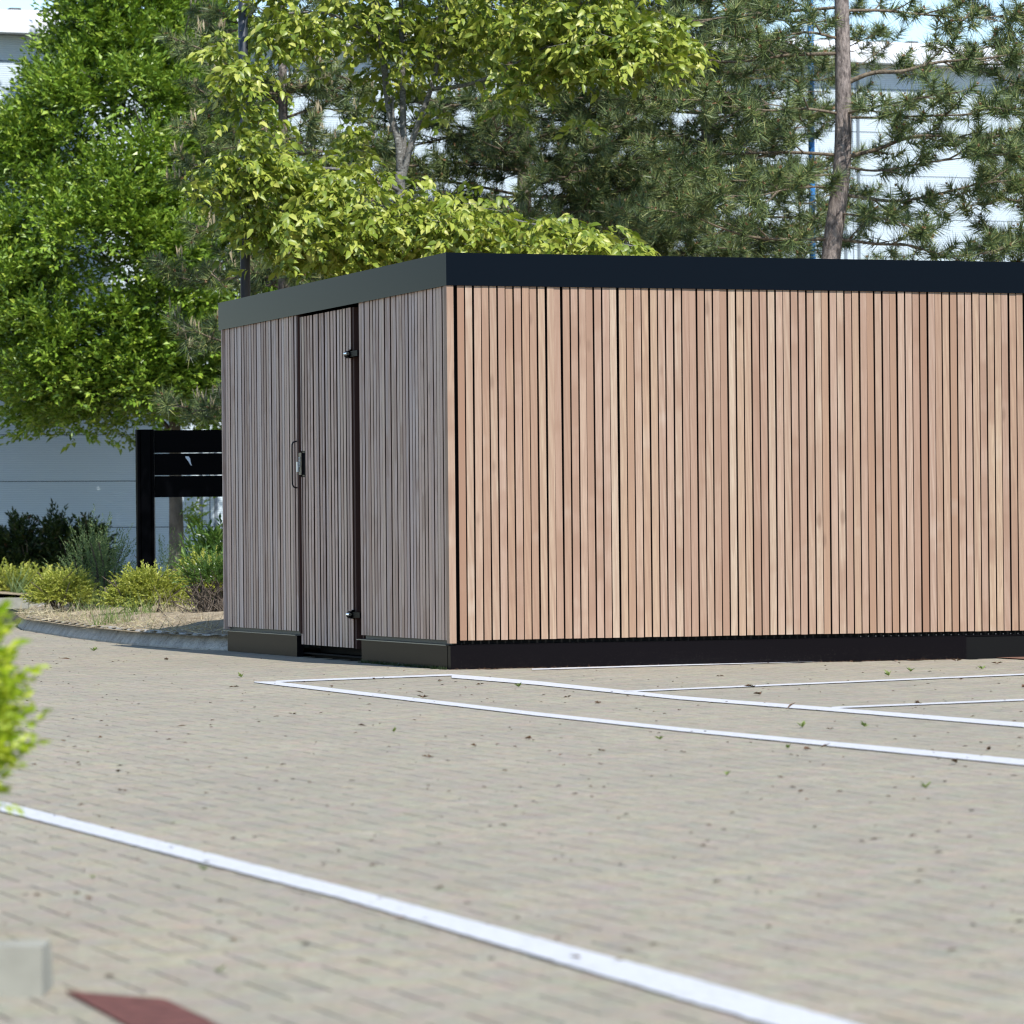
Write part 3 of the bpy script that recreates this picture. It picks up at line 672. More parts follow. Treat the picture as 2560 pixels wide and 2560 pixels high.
for k in range(85):
    b = MB(); b.obox(W(-11.3 + k * 0.5, -OH + 0.22, ZE + 0.325), RF * 0.16, LF * 3.0 + UP * 0.10, UP * 0.06); b.build('roof_rib', ROOFM, unit_e)
for bt in bays[1:-1]:
    for o_ in (-0.16, 0.07):
        b = MB(); b.obox(W(bt + o_, -0.02, 0.1), RF * 0.045, LF * 0.018, UP * (ZE - 0.12)); b.build('joint_trim', TRIMM, unit_e)

# ================================================================== TREES
def trunk_branches(specs, n=10):
    b = MB()
    for pts, rad in specs: b.tube(pts, rad, n)
    return b
def smooth_path(pts, k=4):
    out = []
    for i in range(len(pts) - 1):
        p0, p1, p2, p3 = pts[max(i - 1, 0)], pts[i], pts[i + 1], pts[min(i + 2, len(pts) - 1)]
        for j in range(k):
            u = j / k
            out.append(0.5 * ((2 * p1) + (-p0 + p2) * u + (2 * p0 - 5 * p1 + 4 * p2 - p3) * u * u + (-p0 + 3 * p1 - 3 * p2 + p3) * u ** 3))
    out.append(pts[-1]); return out

# ---- hornbeam
HY, HK = 55.3, 1.349
def zs(z): return H + (z - H) * HK
hx = P(443, 1340, HY).x
horn = thing('hornbeam_tree', 'dense bright green tree filling the upper left, standing behind the black sign', 'tree', (hx, HY, 0.15))
b = MB()
b.tube(smooth_path([Vector((hx, HY, 0.05)), Vector((hx - 0.01, HY, 0.9)), Vector((hx - 0.02, HY, 2.1)), Vector((hx - 0.03, HY + 0.05, 4.2)), Vector((hx - 0.25, HY + 0.05, 7.2)), Vector((hx - 0.4, HY, 10.5))]), [0.125 - 0.0052 * i for i in range(21)], 14)
b.build('trunk', HBARK, horn, True)
rb = random.Random(4)
for k in range(34):
    z = 2.1 + k * 0.20; a = k * 2.4; L = (2.3 if z < 5 else 2.3 - (z - 5) * 0.28) * rb.uniform(0.8, 1.05)
    p0 = Vector((hx - 0.03, HY, z)); d = Vector((math.cos(a), math.sin(a), 0.75))
    p1 = p0 + d * L * 0.5; p2 = p0 + Vector((d.x * L, d.y * L, d.z * L * 0.85))
    b = MB(); b.tube(smooth_path([p0, p1, p2], 3), [0.035, 0.03, 0.024, 0.02, 0.015, 0.010, 0.006], 6); b.build('limb', HBARK, horn, True)
def envelope_h(z):   # crown radius over height
    pts = [(1.9, 0.8), (2.3, 1.55), (3.0, 1.8), (4.0, 1.7), (5.0, 1.25), (5.7, 0.85), (6.37, 0.55), (7.2, 0.4), (8.2, 0.25), (9.0, 0.1)]
    for (a, ra), (c, rc) in zip(pts, pts[1:]):
        if a <= z <= c: return ra + (rc - ra) * (z - a) / (c - a)
    return 0.3
hc = hx - 0.45
cl = []
for k in range(820):
    z = 2.0 + 6.7 * rb.random() ** 1.25; r0 = HK * envelope_h(z) * (0.45 + 0.55 * rb.random() ** 0.45); a = rb.uniform(0, 2 * math.pi)
    cl.append((hc + r0 * math.cos(a), HY + r0 * math.sin(a) * 0.85, zs(z), rb.uniform(0.30, 0.58)))
base, dirs = [], []
for x, y, z, rad in cl:
    n = int(44 * (rad / 0.40) ** 2 * (1.05 if y < HY - 0.2 else 0.32)); v = rvec(n); out = np.array([x - hc, y - HY, 0.0]); out = out / (np.linalg.norm(out) + 1e-6)
    v = unit(v + out * 0.7 + np.array([0, 0, 0.45])); base.append(np.array([x, y, z]) + v * rad * rng.uniform(0.25, 1.0, (n, 1)) * np.array([1, 1, 0.75])); dirs.append(unit(v * 0.8 + np.array([0, 0, 0.35]) + rng.normal(size=(n, 3)) * 0.25))
base = np.concatenate(base); dirs = np.concatenate(dirs)
v, f = shoots(base, dirs, rng.uniform(0.18, 0.36, len(base)), 7, 0.102, 0.054, 0.55)
np_mesh('crown', v, f, L_HORN, horn)
# sprout on the trunk
nb_ = 26; base = np.tile(np.array([hx + 0.10, HY - 0.08, 1.15]), (nb_, 1)) + rng.normal(size=(nb_, 3)) * [0.04, 0.04, 0.16]
dirs = unit(np.stack([rng.uniform(0.4, 1.2, nb_), rng.uniform(-0.8, 0.1, nb_), rng.normal(0.15, 0.35, nb_)], 1))
v, f = shoots(base, dirs, rng.uniform(0.20, 0.42, nb_), 9, 0.08, 0.04); np_mesh('trunk_sprout', v, f, L_HORN, horn)

# ---- multi-stemmed tree with pale bark, behind the shed
TY = 37.0
def TP(px, py, dy=0.0): return P(px, py, TY + dy * 1.15)
tb = TP(1001, 600); tree2 = thing('lime_leaved_tree', 'multi-stemmed tree with pale speckled bark and drooping lime leaves behind the shed', 'tree', (tb.x, TY, 0.15))
b = MB()
root = [Vector((tb.x + 0.03, TY, 0.05)), TP(1003, 1000), TP(1001, 600), TP(1000, 430)]
b.tube(smooth_path(root), [0.075, 0.07, 0.066, 0.062, 0.06, 0.058, 0.056, 0.054, 0.052, 0.050, 0.047, 0.045, 0.043], 12)
b.build('trunk', PBARK, tree2, True)
def stem(pts, r0, r1, n=9):
    b = MB(); q = smooth_path(pts); b.tube(q, [1.1 * (r0 + (r1 - r0) * i / (len(q) - 1)) for i in range(len(q))], n); return b.build('stem', PBARK, tree2, True)
stem([TP(1000, 432), TP(996, 356), TP(972, 267), TP(957, 133), TP(943, 0), TP(925, -180), TP(915, -420)], 0.036, 0.018)
stem([TP(1004, 440, .05), TP(1008, 350, .05), TP(1006, 200, .06), TP(1003, 60, .08), TP(1000, -150, .1)], 0.034, 0.016)
stem([TP(1006, 445), TP(1019, 392), TP(1041, 320), TP(1077, 222), TP(1099, 129), TP(1120, 0), TP(1150, -250)], 0.032, 0.012)
stem([TP(975, 330, -.03), TP(983, 290, -.05), TP(980, 230, -.05)], 0.014, 0.009)
stem([TP(1079, 222), TP(1161, 213, -.1), TP(1250, 182, -.3), TP(1326, 138, -.5), TP(1406, 102, -.7), TP(1560, 70, -.9)], 0.020, 0.007)
stem([TP(1004, 480), TP(900, 430, -.3), TP(760, 420, -.7), TP(620, 420, -1.0), TP(540, 440, -1.2)], 0.018, 0.006)
stem([TP(1006, 500), TP(1120, 510, -.3), TP(1260, 545, -.7), TP(1420, 580, -1.0), TP(1560, 620, -1.2)], 0.018, 0.006)
stem([TP(950, 100), TP(840, 40, -.3), TP(760, 30, -.5), TP(680, 40, -.6)], 0.014, 0.006)
stem([TP(958, 140, .1), TP(1060, 60, .4), TP(1200, 10, .6), TP(1350, -30, .6)], 0.014, 0.006)
rt = random.Random(12)
# leaf sprays gathered along arching limbs; (px, py, spread x, spread y, depth, depth spread, count)
reg = [(560, 450, 70, 55, -1.2, .35, 70), (680, 420, 90, 60, -1.0, .45, 120), (830, 470, 110, 70, -.9, .5, 170), (760, 570, 110, 60, -1.0, .5, 150), (640, 540, 80, 60, -1.1, .4, 80), (920, 580, 120, 65, -.9, .5, 190), (1080, 540, 110, 60, -.9, .5, 170),
       (1220, 580, 110, 55, -.9, .5, 170), (1370, 590, 100, 50, -1.0, .5, 140), (1500, 610, 70, 40, -1.1, .4, 80), (1575, 640, 35, 25, -1.2, .3, 26), (1000, 640, 260, 40, -.6, .5, 150), (1330, 640, 200, 30, -.7, .4, 90), (820, 640, 130, 35, -.8, .4, 80),
       (690, 70, 70, 70, -.5, .5, 80), (760, 90, 100, 70, -.5, .5, 80), (545, 110, 34, 50, -.6, .4, 26), (880, 40, 90, 70, .0, .5, 80), (1000, 70, 110, 80, .3, .5, 120), (1140, 60, 100, 80, .2, .5, 120), (1290, 50, 110, 80, -.5, .5, 160), (1430, 70, 100, 80, -.8, .5, 180),
       (1560, 80, 90, 80, -.9, .5, 170), (1650, 110, 60, 60, -1.0, .4, 90), (1715, 130, 30, 35, -1.0, .3, 24), (1470, 160, 110, 40, -.8, .4, 110), (1330, 190, 80, 45, -.6, .4, 60), (1270, 260, 35, 30, -.5, .3, 14), (1000, 190, 100, 60, .3, .4, 50), (900, 350, 60, 50, .1, .4, 36), (1130, 160, 70, 50, .2, .4, 30), (1120, 290, 30, 30, 0, .3, 6),
       (1000, -120, 380, 80, 0, .9, 420), (1000, -300, 300, 80, 0, .9, 300), (1450, -70, 180, 50, -.7, .5, 180), (700, -60, 60, 50, -.5, .5, 40), (1030, -460, 160, 60, 0, .6, 120), (1450, 300, 30, 22, -.5, .3, 6), (612, 190, 60, 45, -1.45, .12, 40), (625, 290, 60, 60, -1.45, .12, 36), (600, 400, 60, 50, -1.4, .12, 30)]
base, dirs, wv = [], [], []
tw = MB()
for px, py, sx, sy, dy, sdy, n in reg:
    for k in range(n):
        x = rt.gauss(0, 0.55); y = rt.gauss(0, 0.55)
        p = TP(px + x * sx, py + y * sy, dy + rt.gauss(0, sdy) * 0.7)
        a = rt.uniform(0, 2 * math.pi); d = Vector((math.cos(a), math.sin(a) - 0.35, rt.uniform(-0.25, 0.30)))
        base.append(p); dirs.append(d)
        if k % 5 == 0: tw.tube([p - d.normalized() * 0.05, p + d.normalized() * 0.13], [0.003, 0.0015], 3, False)
tag(tw.build('twigs', PBARK, tree2), kind='stuff')
base = np.array([list(p) for p in base]); dirs = np.array([list(p) for p in dirs])
v, f = shoots(base, dirs, rng.uniform(0.14, 0.29, len(base)), 7, 0.092, 0.053, 0.65, kind=8, droop=0.55, spread=0.75)
np_mesh('crown', v, f, L_PALE, tree2, True)

# ---- pines
def tuft_mesh(pos, axis, needles, ln, wd):
    n = len(pos); m = needles
    p = np.repeat(pos, m, 0); a = np.repeat(unit(axis), m, 0); u = rng.uniform(0, 1, (n * m, 1))
    rad = rvec(n * m); rad = unit(rad - a * np.sum(rad * a, 1, keepdims=True))
    d = unit(a * (0.10 + 0.75 * u) + rad * (1.05 - 0.30 * u) + rng.normal(size=(n * m, 3)) * 0.10)
    c = p - a * 0.15 + a * 0.16 * u
    return blades(c, d, ln * rng.uniform(0.7, 1.15, n * m), np.full(n * m, wd))
def pine(label, px, py_base, Y, top, explicit=(), seed=1, zmin=1.6, whorl=0.42, reach=2.2, lean=(), per=4, fade=1.0, needles=46, r0=0.11, side_bias=0.0, candles=False):
    r = random.Random(seed); bx_ = P(px, py_base, Y).x
    t = thing('pine_tree', label, 'tree', (bx_, Y, 0.15))
    if lean: path = [Vector((P(q[0], q[1], Y).x, Y, P(q[0], q[1], Y).z)) for q in lean]
    else: path = [Vector((bx_, Y, 0.05)), Vector((bx_ + 0.05, Y, top * 0.5)), Vector((bx_, Y, top))]
    path = smooth_path(path, 5)
    def on_trunk(z):
        for a, c in zip(path, path[1:]):
            if a.z <= z <= c.z: return a.lerp(c, (z - a.z) / (c.z - a.z))
        return path[-1].copy()
    b = MB(); b.tube(path, [max(0.015, r0 * (1 - 0.9 * p.z / top)) for p in path], 14); b.build('trunk', PINEBARK, t, True)
    tw = MB(); tp, ta = [], []
    def dress(pts, dens=1.0, start=0.3):
        """side twigs and needle tufts along a limb"""
        L = sum((q - p).length for p, q in zip(pts, pts[1:])); acc = 0; sgn = 1; nxt = L * start
        for p, q in zip(pts, pts[1:]):
            sl = (q - p).length
            while acc + sl >= nxt:
                o = p.lerp(q, (nxt - acc) / sl); d = (q - p).normalized(); sd = d.cross(UP)
                if sd.length < 0.1: sd = Vector((1, 0, 0))
                sd.normalize(); sgn = -sgn; wl = r.uniform(0.22, 0.55) * (1.15 - 0.5 * nxt / L)
                e = o + (d * r.uniform(0.3, 0.9) + sd * sgn * r.uniform(0.4, 1.0) + UP * r.uniform(-0.15, 0.45)).normalized() * wl
                mid = o.lerp(e, 0.5) + UP * r.uniform(-0.06, 0.02)
                tw.tube([o, mid, e], [0.010, 0.007, 0.004], 4, False)
                if r.random() < fade:
                    ax = (e - mid).normalized() + UP * 0.45; tp.append(e); ta.append(ax)
                    for _ in range(2):
                        if r.random() < 0.7 * dens:
                            e2 = mid + Vector((r.gauss(0, 1), r.gauss(0, 1), r.gauss(0.2, 0.6))).normalized() * r.uniform(0.12, 0.26)
                            tw.tube([mid, e2], [0.006, 0.003], 3, False); tp.append(e2); ta.append((e2 - mid).normalized() + UP * 0.4)
                nxt += r.uniform(0.11, 0.20) / dens
            acc += sl
        tp.append(pts[-1]); ta.append((pts[-1] - pts[-2]).normalized() + UP * 0.5)
    for ex in explicit:
        dy = ex[0]; pts = [P(x, y, Y + dy * i / (len(ex) - 2)) for i, (x, y) in enumerate(ex[2:], 0)]
        pts = smooth_path(pts, 4); n = len(pts); rr0 = ex[1] * 0.55
        lim = MB(); lim.tube(pts, [rr0 * (1 - 0.75 * i / n) for i in range(n)], 7); lim.build('limb', TWIGBARK, t, True); dress(pts, 1.0, 0.18)
    z = zmin; ph = r.uniform(0, 6)
    while z < top - 0.3:
        f_ = 1 - (z / top) ** 2.2; n = per
        for k in range(n):
            a = ph + k * 2 * math.pi / n + r.uniform(-0.35, 0.35); L = reach * (0.35 + 0.65 * f_) * r.uniform(0.65, 1.1)
            if math.sin(a) > 0 and r.random() < side_bias: continue
            p0 = on_trunk(z); d = Vector((math.cos(a), math.sin(a), 0)); rise = r.uniform(-0.05, 0.25)
            pts = smooth_path([p0, p0 + d * L * 0.35 + UP * L * rise * 0.3, p0 + d * L * 0.7 + UP * L * (rise * 0.4 - 0.03), p0 + d * L + UP * L * (rise * 0.7 + 0.08)], 3)
            m = len(pts); rr0 = 0.020 * (0.4 + 0.6 * f_); lim = MB(); lim.tube(pts, [rr0 * (1 - 0.78 * i / m) for i in range(m)], 5); lim.build('limb', TWIGBARK, t, True); dress(pts, 0.95, 0.16)
        z += whorl * r.uniform(0.8, 1.2); ph += 0.7
    tag(tw.build('twigs', TWIGBARK, t), kind='stuff')
    tp_ = np.array([list(p) for p in tp]); ta_ = unit(np.array([list(p) for p in ta]))
    v, f = tuft_mesh(tp_, ta_, int(needles * 1.7), 0.155, 0.0092); np_mesh('crown', v, f, L_PINE, t)
    # orange buds at the shoot tips
    m = len(tp_); sel = rng.random(m) < 0.75; q = np.repeat(tp_[sel] + ta_[sel] * 0.03, 7, 0); dd = unit(np.repeat(ta_[sel], 7, 0) + rng.normal(size=q.shape) * 0.75)
    v, f = leaves4(q - dd * 0.005, dd, rvec(len(q)), 0.034, 0.016, 0.1); np_mesh('buds', v, f, L_BUD, t)
    if candles:
        sel = rng.random(m) < 0.35; q = np.repeat(tp_[sel], 4, 0); dd = unit(np.array([0, 0, 1.0]) + rng.normal(size=q.shape) * 0.16)
        q = q + rng.normal(size=q.shape) * 0.03
        v, f = leaves4(q, dd, rvec(len(q)), rng.uniform(0.09, 0.17, len(q)), 0.022, 0.1); v2, f2 = leaves4(q, dd, rvec(len(q)), 0.12, 0.022, 0.1)
        v, f = join([(v, f), (v2, f2)]); np_mesh('candles', v, f, L_CANDLE, t)
    return t
def c3(l): return [(1700 + x * .4451, y * .4451) for x, y in l]
EX1 = [(-.5, .035, *c3([(900, 300), (600, 310), (350, 345), (150, 340), (-80, 320)])),
       (-.4, .045, *c3([(930, 470), (1080, 410), (1250, 400), (1450, 350), (1700, 330), (1900, 300)])),
       (-.6, .032, *c3([(880, 870), (600, 855), (250, 865), (50, 875), (-150, 850)])),
       (-.5, .042, *c3([(900, 890), (1100, 840), (1300, 770), (1500, 765), (1750, 780), (1960, 700)])),
       (.3, .034, *c3([(900, 1090), (1200, 1130), (1450, 1090), (1700, 1030), (1930, 1010)])),
       (-1.0, .030, *c3([(860, 1340), (620, 1345), (400, 1330), (230, 1280), (60, 1210), (-120, 1180)])),
       (-.4, .030, *c3([(880, 1340), (1100, 1370), (1300, 1380), (1500, 1440), (1800, 1400), (2050, 1300)])),
       (-1.3, .024, *c3([(900, 1080), (800, 1050), (620, 1060), (420, 1100), (150, 1090)])),
       (-1.5, .026, *c3([(900, 640), (700, 610), (480, 620), (300, 580), (60, 560), (-120, 560)])),
       (-1.5, .026, *c3([(920, 640), (1100, 600), (1300, 560), (1500, 520)])),
       (-1.2, .026, *c3([(930, 660), (1150, 660), (1400, 650), (1700, 640), (1930, 600)])),
       (.8, .030, *c3([(900, 60), (1150, 60), (1400, 85), (1700, 100), (1950, 60)])),
       (.5, .030, *c3([(900, 40), (650, 60), (400, 80), (150, 110), (-60, 130)])),
       (-.6, .028, *c3([(900, 220), (700, 180), (480, 230), (300, 200)])),
       (-.8, .022, *c3([(890, 1200), (1000, 1210), (1200, 1240), (1400, 1330)])),
       (-.9, .024, *c3([(880, 980), (700, 990), (480, 1010), (250, 1010), (80, 960)])),
       (-1.0, .024, *c3([(900, 930), (1100, 960), (1350, 920), (1650, 880), (1900, 860)]))]
pine('tall pine with the clear scaly trunk right of centre above the shed roof', 2075, 700, 38.0, 11.8, EX1, 3, zmin=7.4, whorl=0.6, reach=1.7,
     lean=[(2062, 1400), (2068, 800), (2080, 620), (2106, 400), (2107, 150), (2104, 0), (2100, -400), (2098, -1600)], per=3, r0=0.125, needles=50)
pine('shaded pine behind the lime leaved tree in the middle of the view', 1300, 430, 44.5, 11.8, [
    (.2, .04, (1300, 430), (1450, 430), (1560, 425), (1680, 430)), (-.5, .035, (1300, 330), (1150, 340), (1050, 360), (950, 380)), (-.6, .03, (1310, 290), (1430, 300), (1550, 260), (1650, 280)), (-.6, .03, (1300, 480), (1430, 500), (1600, 470), (1720, 500)),
    (-.4, .03, (1300, 380), (1180, 400), (1100, 440), (1020, 440)), (-.5, .03, (1300, 520), (1450, 560), (1640, 590), (1760, 560))], 8, zmin=2.6, whorl=0.33, reach=2.8, per=6, r0=0.12, needles=48)
pine('pine with upright pale candles between the dark lamp post and the dense green tree', 700, 700, 42.0, 9.6, [
    (-.5, .03, (700, 260), (620, 200), (540, 140), (470, 110), (420, 90)), (-.4, .03, (700, 240), (780, 200), (850, 190), (920, 230)), (-.6, .03, (700, 320), (600, 270), (520, 290), (470, 310)), (-.3, .03, (700, 300), (800, 270), (880, 290)),
    (-.5, .025, (700, 500), (600, 520), (540, 560), (500, 580)), (-.5, .025, (700, 650), (610, 640), (550, 660), (520, 700)), (-.5, .025, (700, 400), (600, 390), (500, 410), (460, 440))], 15, zmin=2.2, whorl=0.62, reach=1.35, per=5, r0=0.10, needles=46, candles=True)
pine('pine at the right edge whose branches reach in from outside the view', 2790, 700, 39.5, 10.5, [
    (-.5, .03, (2790, 150), (2650, 120), (2520, 110), (2420, 130)), (-.6, .03, (2790, 520), (2650, 520), (2520, 500), (2400, 520)), (-.6, .03, (2790, 600), (2660, 590), (2560, 600), (2470, 610)), (-.5, .03, (2790, 400), (2660, 380), (2560, 360), (2450, 370)), (-.5, .03, (2790, 260), (2680, 230), (2560, 210))], 22, zmin=2.4, whorl=0.45, reach=2.2, per=5, r0=0.11, needles=46)
pine('dark pine set farther back between the two tall pines', 1760, 600, 46.0, 12.0, [], 31, zmin=3.0, whorl=0.36, reach=2.6, per=6, r0=0.12, needles=46)

# ================================================================== SHRUBS
def shrub(name, label, cat, c, rx, ry, h, n, per, ll, lw, mat, up=0.5, length=(0.18, 0.35), z0=0.15, low=0.1, stems=14, group=None, kind=4, core=0.35):
    t = thing(name, label, cat, (c[0], c[1], z0), group)
    d = rvec(n); d[:, 2] = np.abs(d[:, 2]) * 1.0; d = unit(d); k = rng.uniform(core, 0.95, (n, 1)) ** 0.6
    base = np.array([c[0], c[1], z0 + h * low]) + d * k * np.array([rx, ry, h * (1 - low)]) - d * np.array([0.10, 0.10, 0.10])
    dd = unit(d * [1, 1, 0.6] + np.array([0, 0, up]) + rng.normal(size=(n, 3)) * 0.4)
    v, f = shoots(base, dd, rng.uniform(*length, n), per, ll, lw, 0.6, kind); np_mesh('foliage', v, f, mat, t)
    b = MB(); r = random.Random(n)
    for i in range(stems):
        a = r.uniform(0, 6.28); q = r.uniform(0.3, 0.9)
        p0 = Vector((c[0] + 0.08 * math.cos(a) * rx, c[1] + 0.08 * math.sin(a) * ry, z0 - 0.08)); p2 = Vector((c[0] + q * rx * math.cos(a), c[1] + q * ry * math.sin(a), z0 + h * r.uniform(0.45, 0.85)))
        p1 = p0.lerp(p2, 0.5) + Vector((r.gauss(0, .05), r.gauss(0, .05), 0.04 + r.uniform(-0.05, 0.05)))
        b.tube(smooth_path([p0, p1, p2], 3), [0.010, 0.009, 0.008, 0.007, 0.006, 0.005, 0.003], 5)
    b.build('stems', TWIG, t)
    return t
def X(px, Y): return (px - 1280) / F * Y
shrub('golden_shrub', 'spreading yellow green shrub in front of the black sign post', 'shrub', (X(370, 34.5), 34.5), 0.46, 0.42, 0.48, 1150, 14, 0.024, 0.015, L_GOLD, 0.05, (0.06, 0.15), 0.15, 0.22)
shrub('golden_shrub', 'smaller yellow green shrub at the left end of the kerbed bed', 'shrub', (X(155, 37.8), 37.8), 0.42, 0.40, 0.44, 950, 14, 0.024, 0.015, L_GOLD, 0.05, (0.06, 0.15), 0.16, 0.18)
shrub('willowy_shrub', 'wispy grey green shrub with upright shoots left of the black post', 'shrub', (X(245, 38.5), 38.5), 0.42, 0.4, 0.78, 230, 24, 0.034, 0.010, L_GREY, 1.3, (0.22, 0.45), 0.16, 0.0)
shrub('willowy_shrub', 'low wispy grey green plant at the foot of the dense green tree', 'shrub', (X(420, 39.0), 39.0), 0.42, 0.3, 0.62, 130, 18, 0.034, 0.010, L_GREY, 1.3, (0.2, 0.4), 0.16, 0.0)
shrub('laurel_shrub', 'glossy broad leaved shrub rising against the far edge of the shed', 'shrub', (X(545, 36.4), 36.4), 0.36, 0.36, 0.80, 170, 12, 0.085, 0.030, L_LAUR, 0.9, (0.16, 0.32), 0.16, 0.1)
shrub('bare_based_shrub', 'dark shrub with bare tangled stems at the shed corner by the kerb', 'shrub', (X(530, 32.9), 32.9), 0.30, 0.32, 0.52, 150, 26, 0.024, 0.014, L_LAUR, 0.5, (0.10, 0.24), 0.15, 0.55, stems=46, core=0.5)
shrub('golden_shrub', 'yellow green shrub top showing above the bare tangled stems beside the shed', 'shrub', (X(512, 34.9), 34.9), 0.34, 0.34, 0.60, 520, 14, 0.024, 0.015, L_GOLD, 0.2, (0.07, 0.16), 0.15, 0.35)
# tangle at its foot
tt = thing('twig_tangle', 'grey heap of bare twisted twigs below the dark shrub', 'twigs', (X(530, 32.5), 32.5, 0.15)); b = MB(); r = random.Random(9)
for i in range(70):
    p = Vector((X(530, 32.5) + r.gauss(0, .12), 32.5 + r.gauss(0, .12), 0.13 + abs(r.gauss(0, .05)))); q = [p]
    for j in range(4): p = p + Vector((r.gauss(0, .07), r.gauss(0, .06), r.uniform(-0.01, .10))); q.append(p)
    b.tube(smooth_path(q, 2), [0.006 - 0.0005 * k for k in range(9)], 4)
b.build('twigs', TWIG, tt)
# far shrubs along the building
for k, (px, wpx, lab) in enumerate([(-70, 110, 'dark hedge plant at the left edge'), (45, 100, 'dark hedge plant second from the left edge'), (140, 95, 'dark hedge plant third from the left'), (225, 80, 'dark hedge plant nearest the black post')]):
    shrub('hedge_shrub', lab + ' in front of the grey wall', 'hedge', (X(px, 55.5), 55.5), wpx / F * 55.5 * 0.72, 0.5, 1.12 - 0.05 * (k % 2), 420, 12, 0.085, 0.036, L_DARK, 0.6, (0.15, 0.3), 0.12, 0.02, group='dark hedge along the grey wall')
shrub('groundcover_shrub', 'bright lime groundcover shrub at the left edge behind the pale kerb', 'shrub', (X(10, 52.3), 52.3), 0.62, 0.5, 0.42, 260, 16, 0.050, 0.026, L_GOLD, 0.5, (0.12, 0.24), 0.12, 0.0)
shrub('groundcover_shrub', 'bright lime groundcover shrub to the right of its twin by the pale kerb', 'shrub', (X(125, 52.6), 52.6), 0.52, 0.5, 0.36, 210, 16, 0.050, 0.026, L_GOLD, 0.5, (0.12, 0.24), 0.12, 0.0)
# grass tuft
def grass(name, label, cx, cy, z, n, ln, sprd, mat, kind=None, wd=0.012, bend=0.5):
    a = rng.uniform(0, 6.28, n); c = np.stack([cx + rng.normal(0, sprd, n), cy + rng.normal(0, sprd, n), np.full(n, z)], 1); d = unit(np.stack([np.cos(a) * bend, np.sin(a) * bend, np.full(n, 1.0)], 1) + rng.normal(size=(n, 3)) * 0.2)
    v, f = blades(c, d, ln * rng.uniform(0.5, 1.1, n), np.full(n, wd)); o = np_mesh(name, v, f, mat); tag(o, label, None if kind else 'grass', kind=kind); return o
grass('grass_tuft', 'pale grass tuft leaning over in front of the dark hedge', X(45, 51.8), 51.8, 0.14, 40, 0.55, 0.05, L_GREY, None, 0.016, 0.7)
# dry grass and stubble on the bed
n = 5200; cs_ = []
while len(cs_) < n:
    u = random.random(); y = 28.9 + 9.5 * u; x = random.uniform(-5.2, -1.6)
    if inside(x, y, BED): cs_.append((x, y, 0.10 + 0.05 * random.random()))
c = np.array(cs_); d = unit(rng.normal(size=(n, 3)) * [1, 1, 0.35] + [0, 0, 0.45]); v, f = blades(c, d, rng.uniform(0.05, 0.20, n), np.full(n, 0.006))
tag(np_mesh('dry_grass', v, f, L_DRY), 'dry straw coloured grass covering the soil of the kerbed bed', kind='stuff')
for k, (px, py, lab) in enumerate([(345, 1505, 'green and straw grass clump below the yellow green shrub'), (420, 1515, 'taller straw clump with seed stalks right of the middle of the bed'), (245, 1500, 'grass clump at the foot of the wispy shrub'), (285, 1548, 'small grass clump just behind the kerb')]):
    Y = 33.5 + 3.4 * (k == 2) - 1.2 * (k == 3); o = grass('grass_clump', lab, X(px, Y), Y, 0.12, 90, 0.30 - 0.1 * (k == 3), 0.09, L_DRY if k == 1 else L_GRASS, None, 0.007, 0.4)
# moss and weeds along the plinth
n = 900; s_ = rng.uniform(0.0, 1.7, n); c = np.array([list(S(a, -0.015 - abs(random.gauss(0, .012)), 0)) for a in s_]); d = unit(rng.normal(size=(n, 3)) * 0.6 + [0, 0, 1]); v, f = blades(c, d, rng.uniform(0.008, 0.03, n), np.full(n, 0.006))
tag(np_mesh('moss', v, f, L_DARK), 'dark moss along the foot of the plinth near the shed corner', kind='stuff')
n = 1100; s_ = rng.uniform(0.0, 3.4, n); c = np.array([list(S(-0.004 - abs(random.gauss(0, .012)), a, 0)) for a in s_]); d = unit(rng.normal(size=(n, 3)) * [1, 1, .3] + [0, 0, .2]); v, f = blades(c, d, rng.uniform(0.006, 0.022, n), np.full(n, 0.006))
tag(np_mesh('litter', v, f, L_DEAD), 'fine dark leaf litter along the foot of the black plinth', kind='stuff')

# near bush, out of focus at the left edge
nbush = thing('lime_bush', 'blurred bright lime bush at the left edge above the near kerb', 'bush', (-1.3, 7.45, 0.08))
n = 1500; a = rng.uniform(0, 6.283, n); z = rng.uniform(0.19, 0.72, n); r_ = 0.36 * (1 - np.clip((z - 0.50) / 0.30, 0, 1) ** 2.5) * (1 - 0.35 * np.clip((0.34 - z) / 0.14, 0, 1)) * rng.uniform(0.45, 1.0, n) ** 0.4
base = np.stack([-1.295 + r_ * np.cos(a), 7.45 + r_ * np.sin(a), z], 1); dirs = unit(np.stack([np.cos(a), np.sin(a), rng.normal(0.5, 0.5, n)], 1))
v, f = shoots(base - dirs * 0.05, dirs, rng.uniform(0.05, 0.12, n), 10, 0.030, 0.015); np_mesh('foliage', v, f, L_NEAR, nbush)
b = MB(); r = random.Random(2)
for i in range(16):
    t_ = r.uniform(0, 6.28); b.tube(smooth_path([Vector((-1.28 + 0.05 * math.cos(t_), 7.45 + 0.05 * math.sin(t_), 0.02)), Vector((-1.27 + 0.12 * math.cos(t_), 7.45 + 0.12 * math.sin(t_), 0.25)), Vector((-1.265 + 0.27 * math.cos(t_), 7.45 + 0.27 * math.sin(t_), r.uniform(0.4, 0.6)))], 3), [0.008, 0.007, 0.006, 0.005, 0.004, 0.003, 0.002], 5)
b.build('stems', TWIG, nbush)

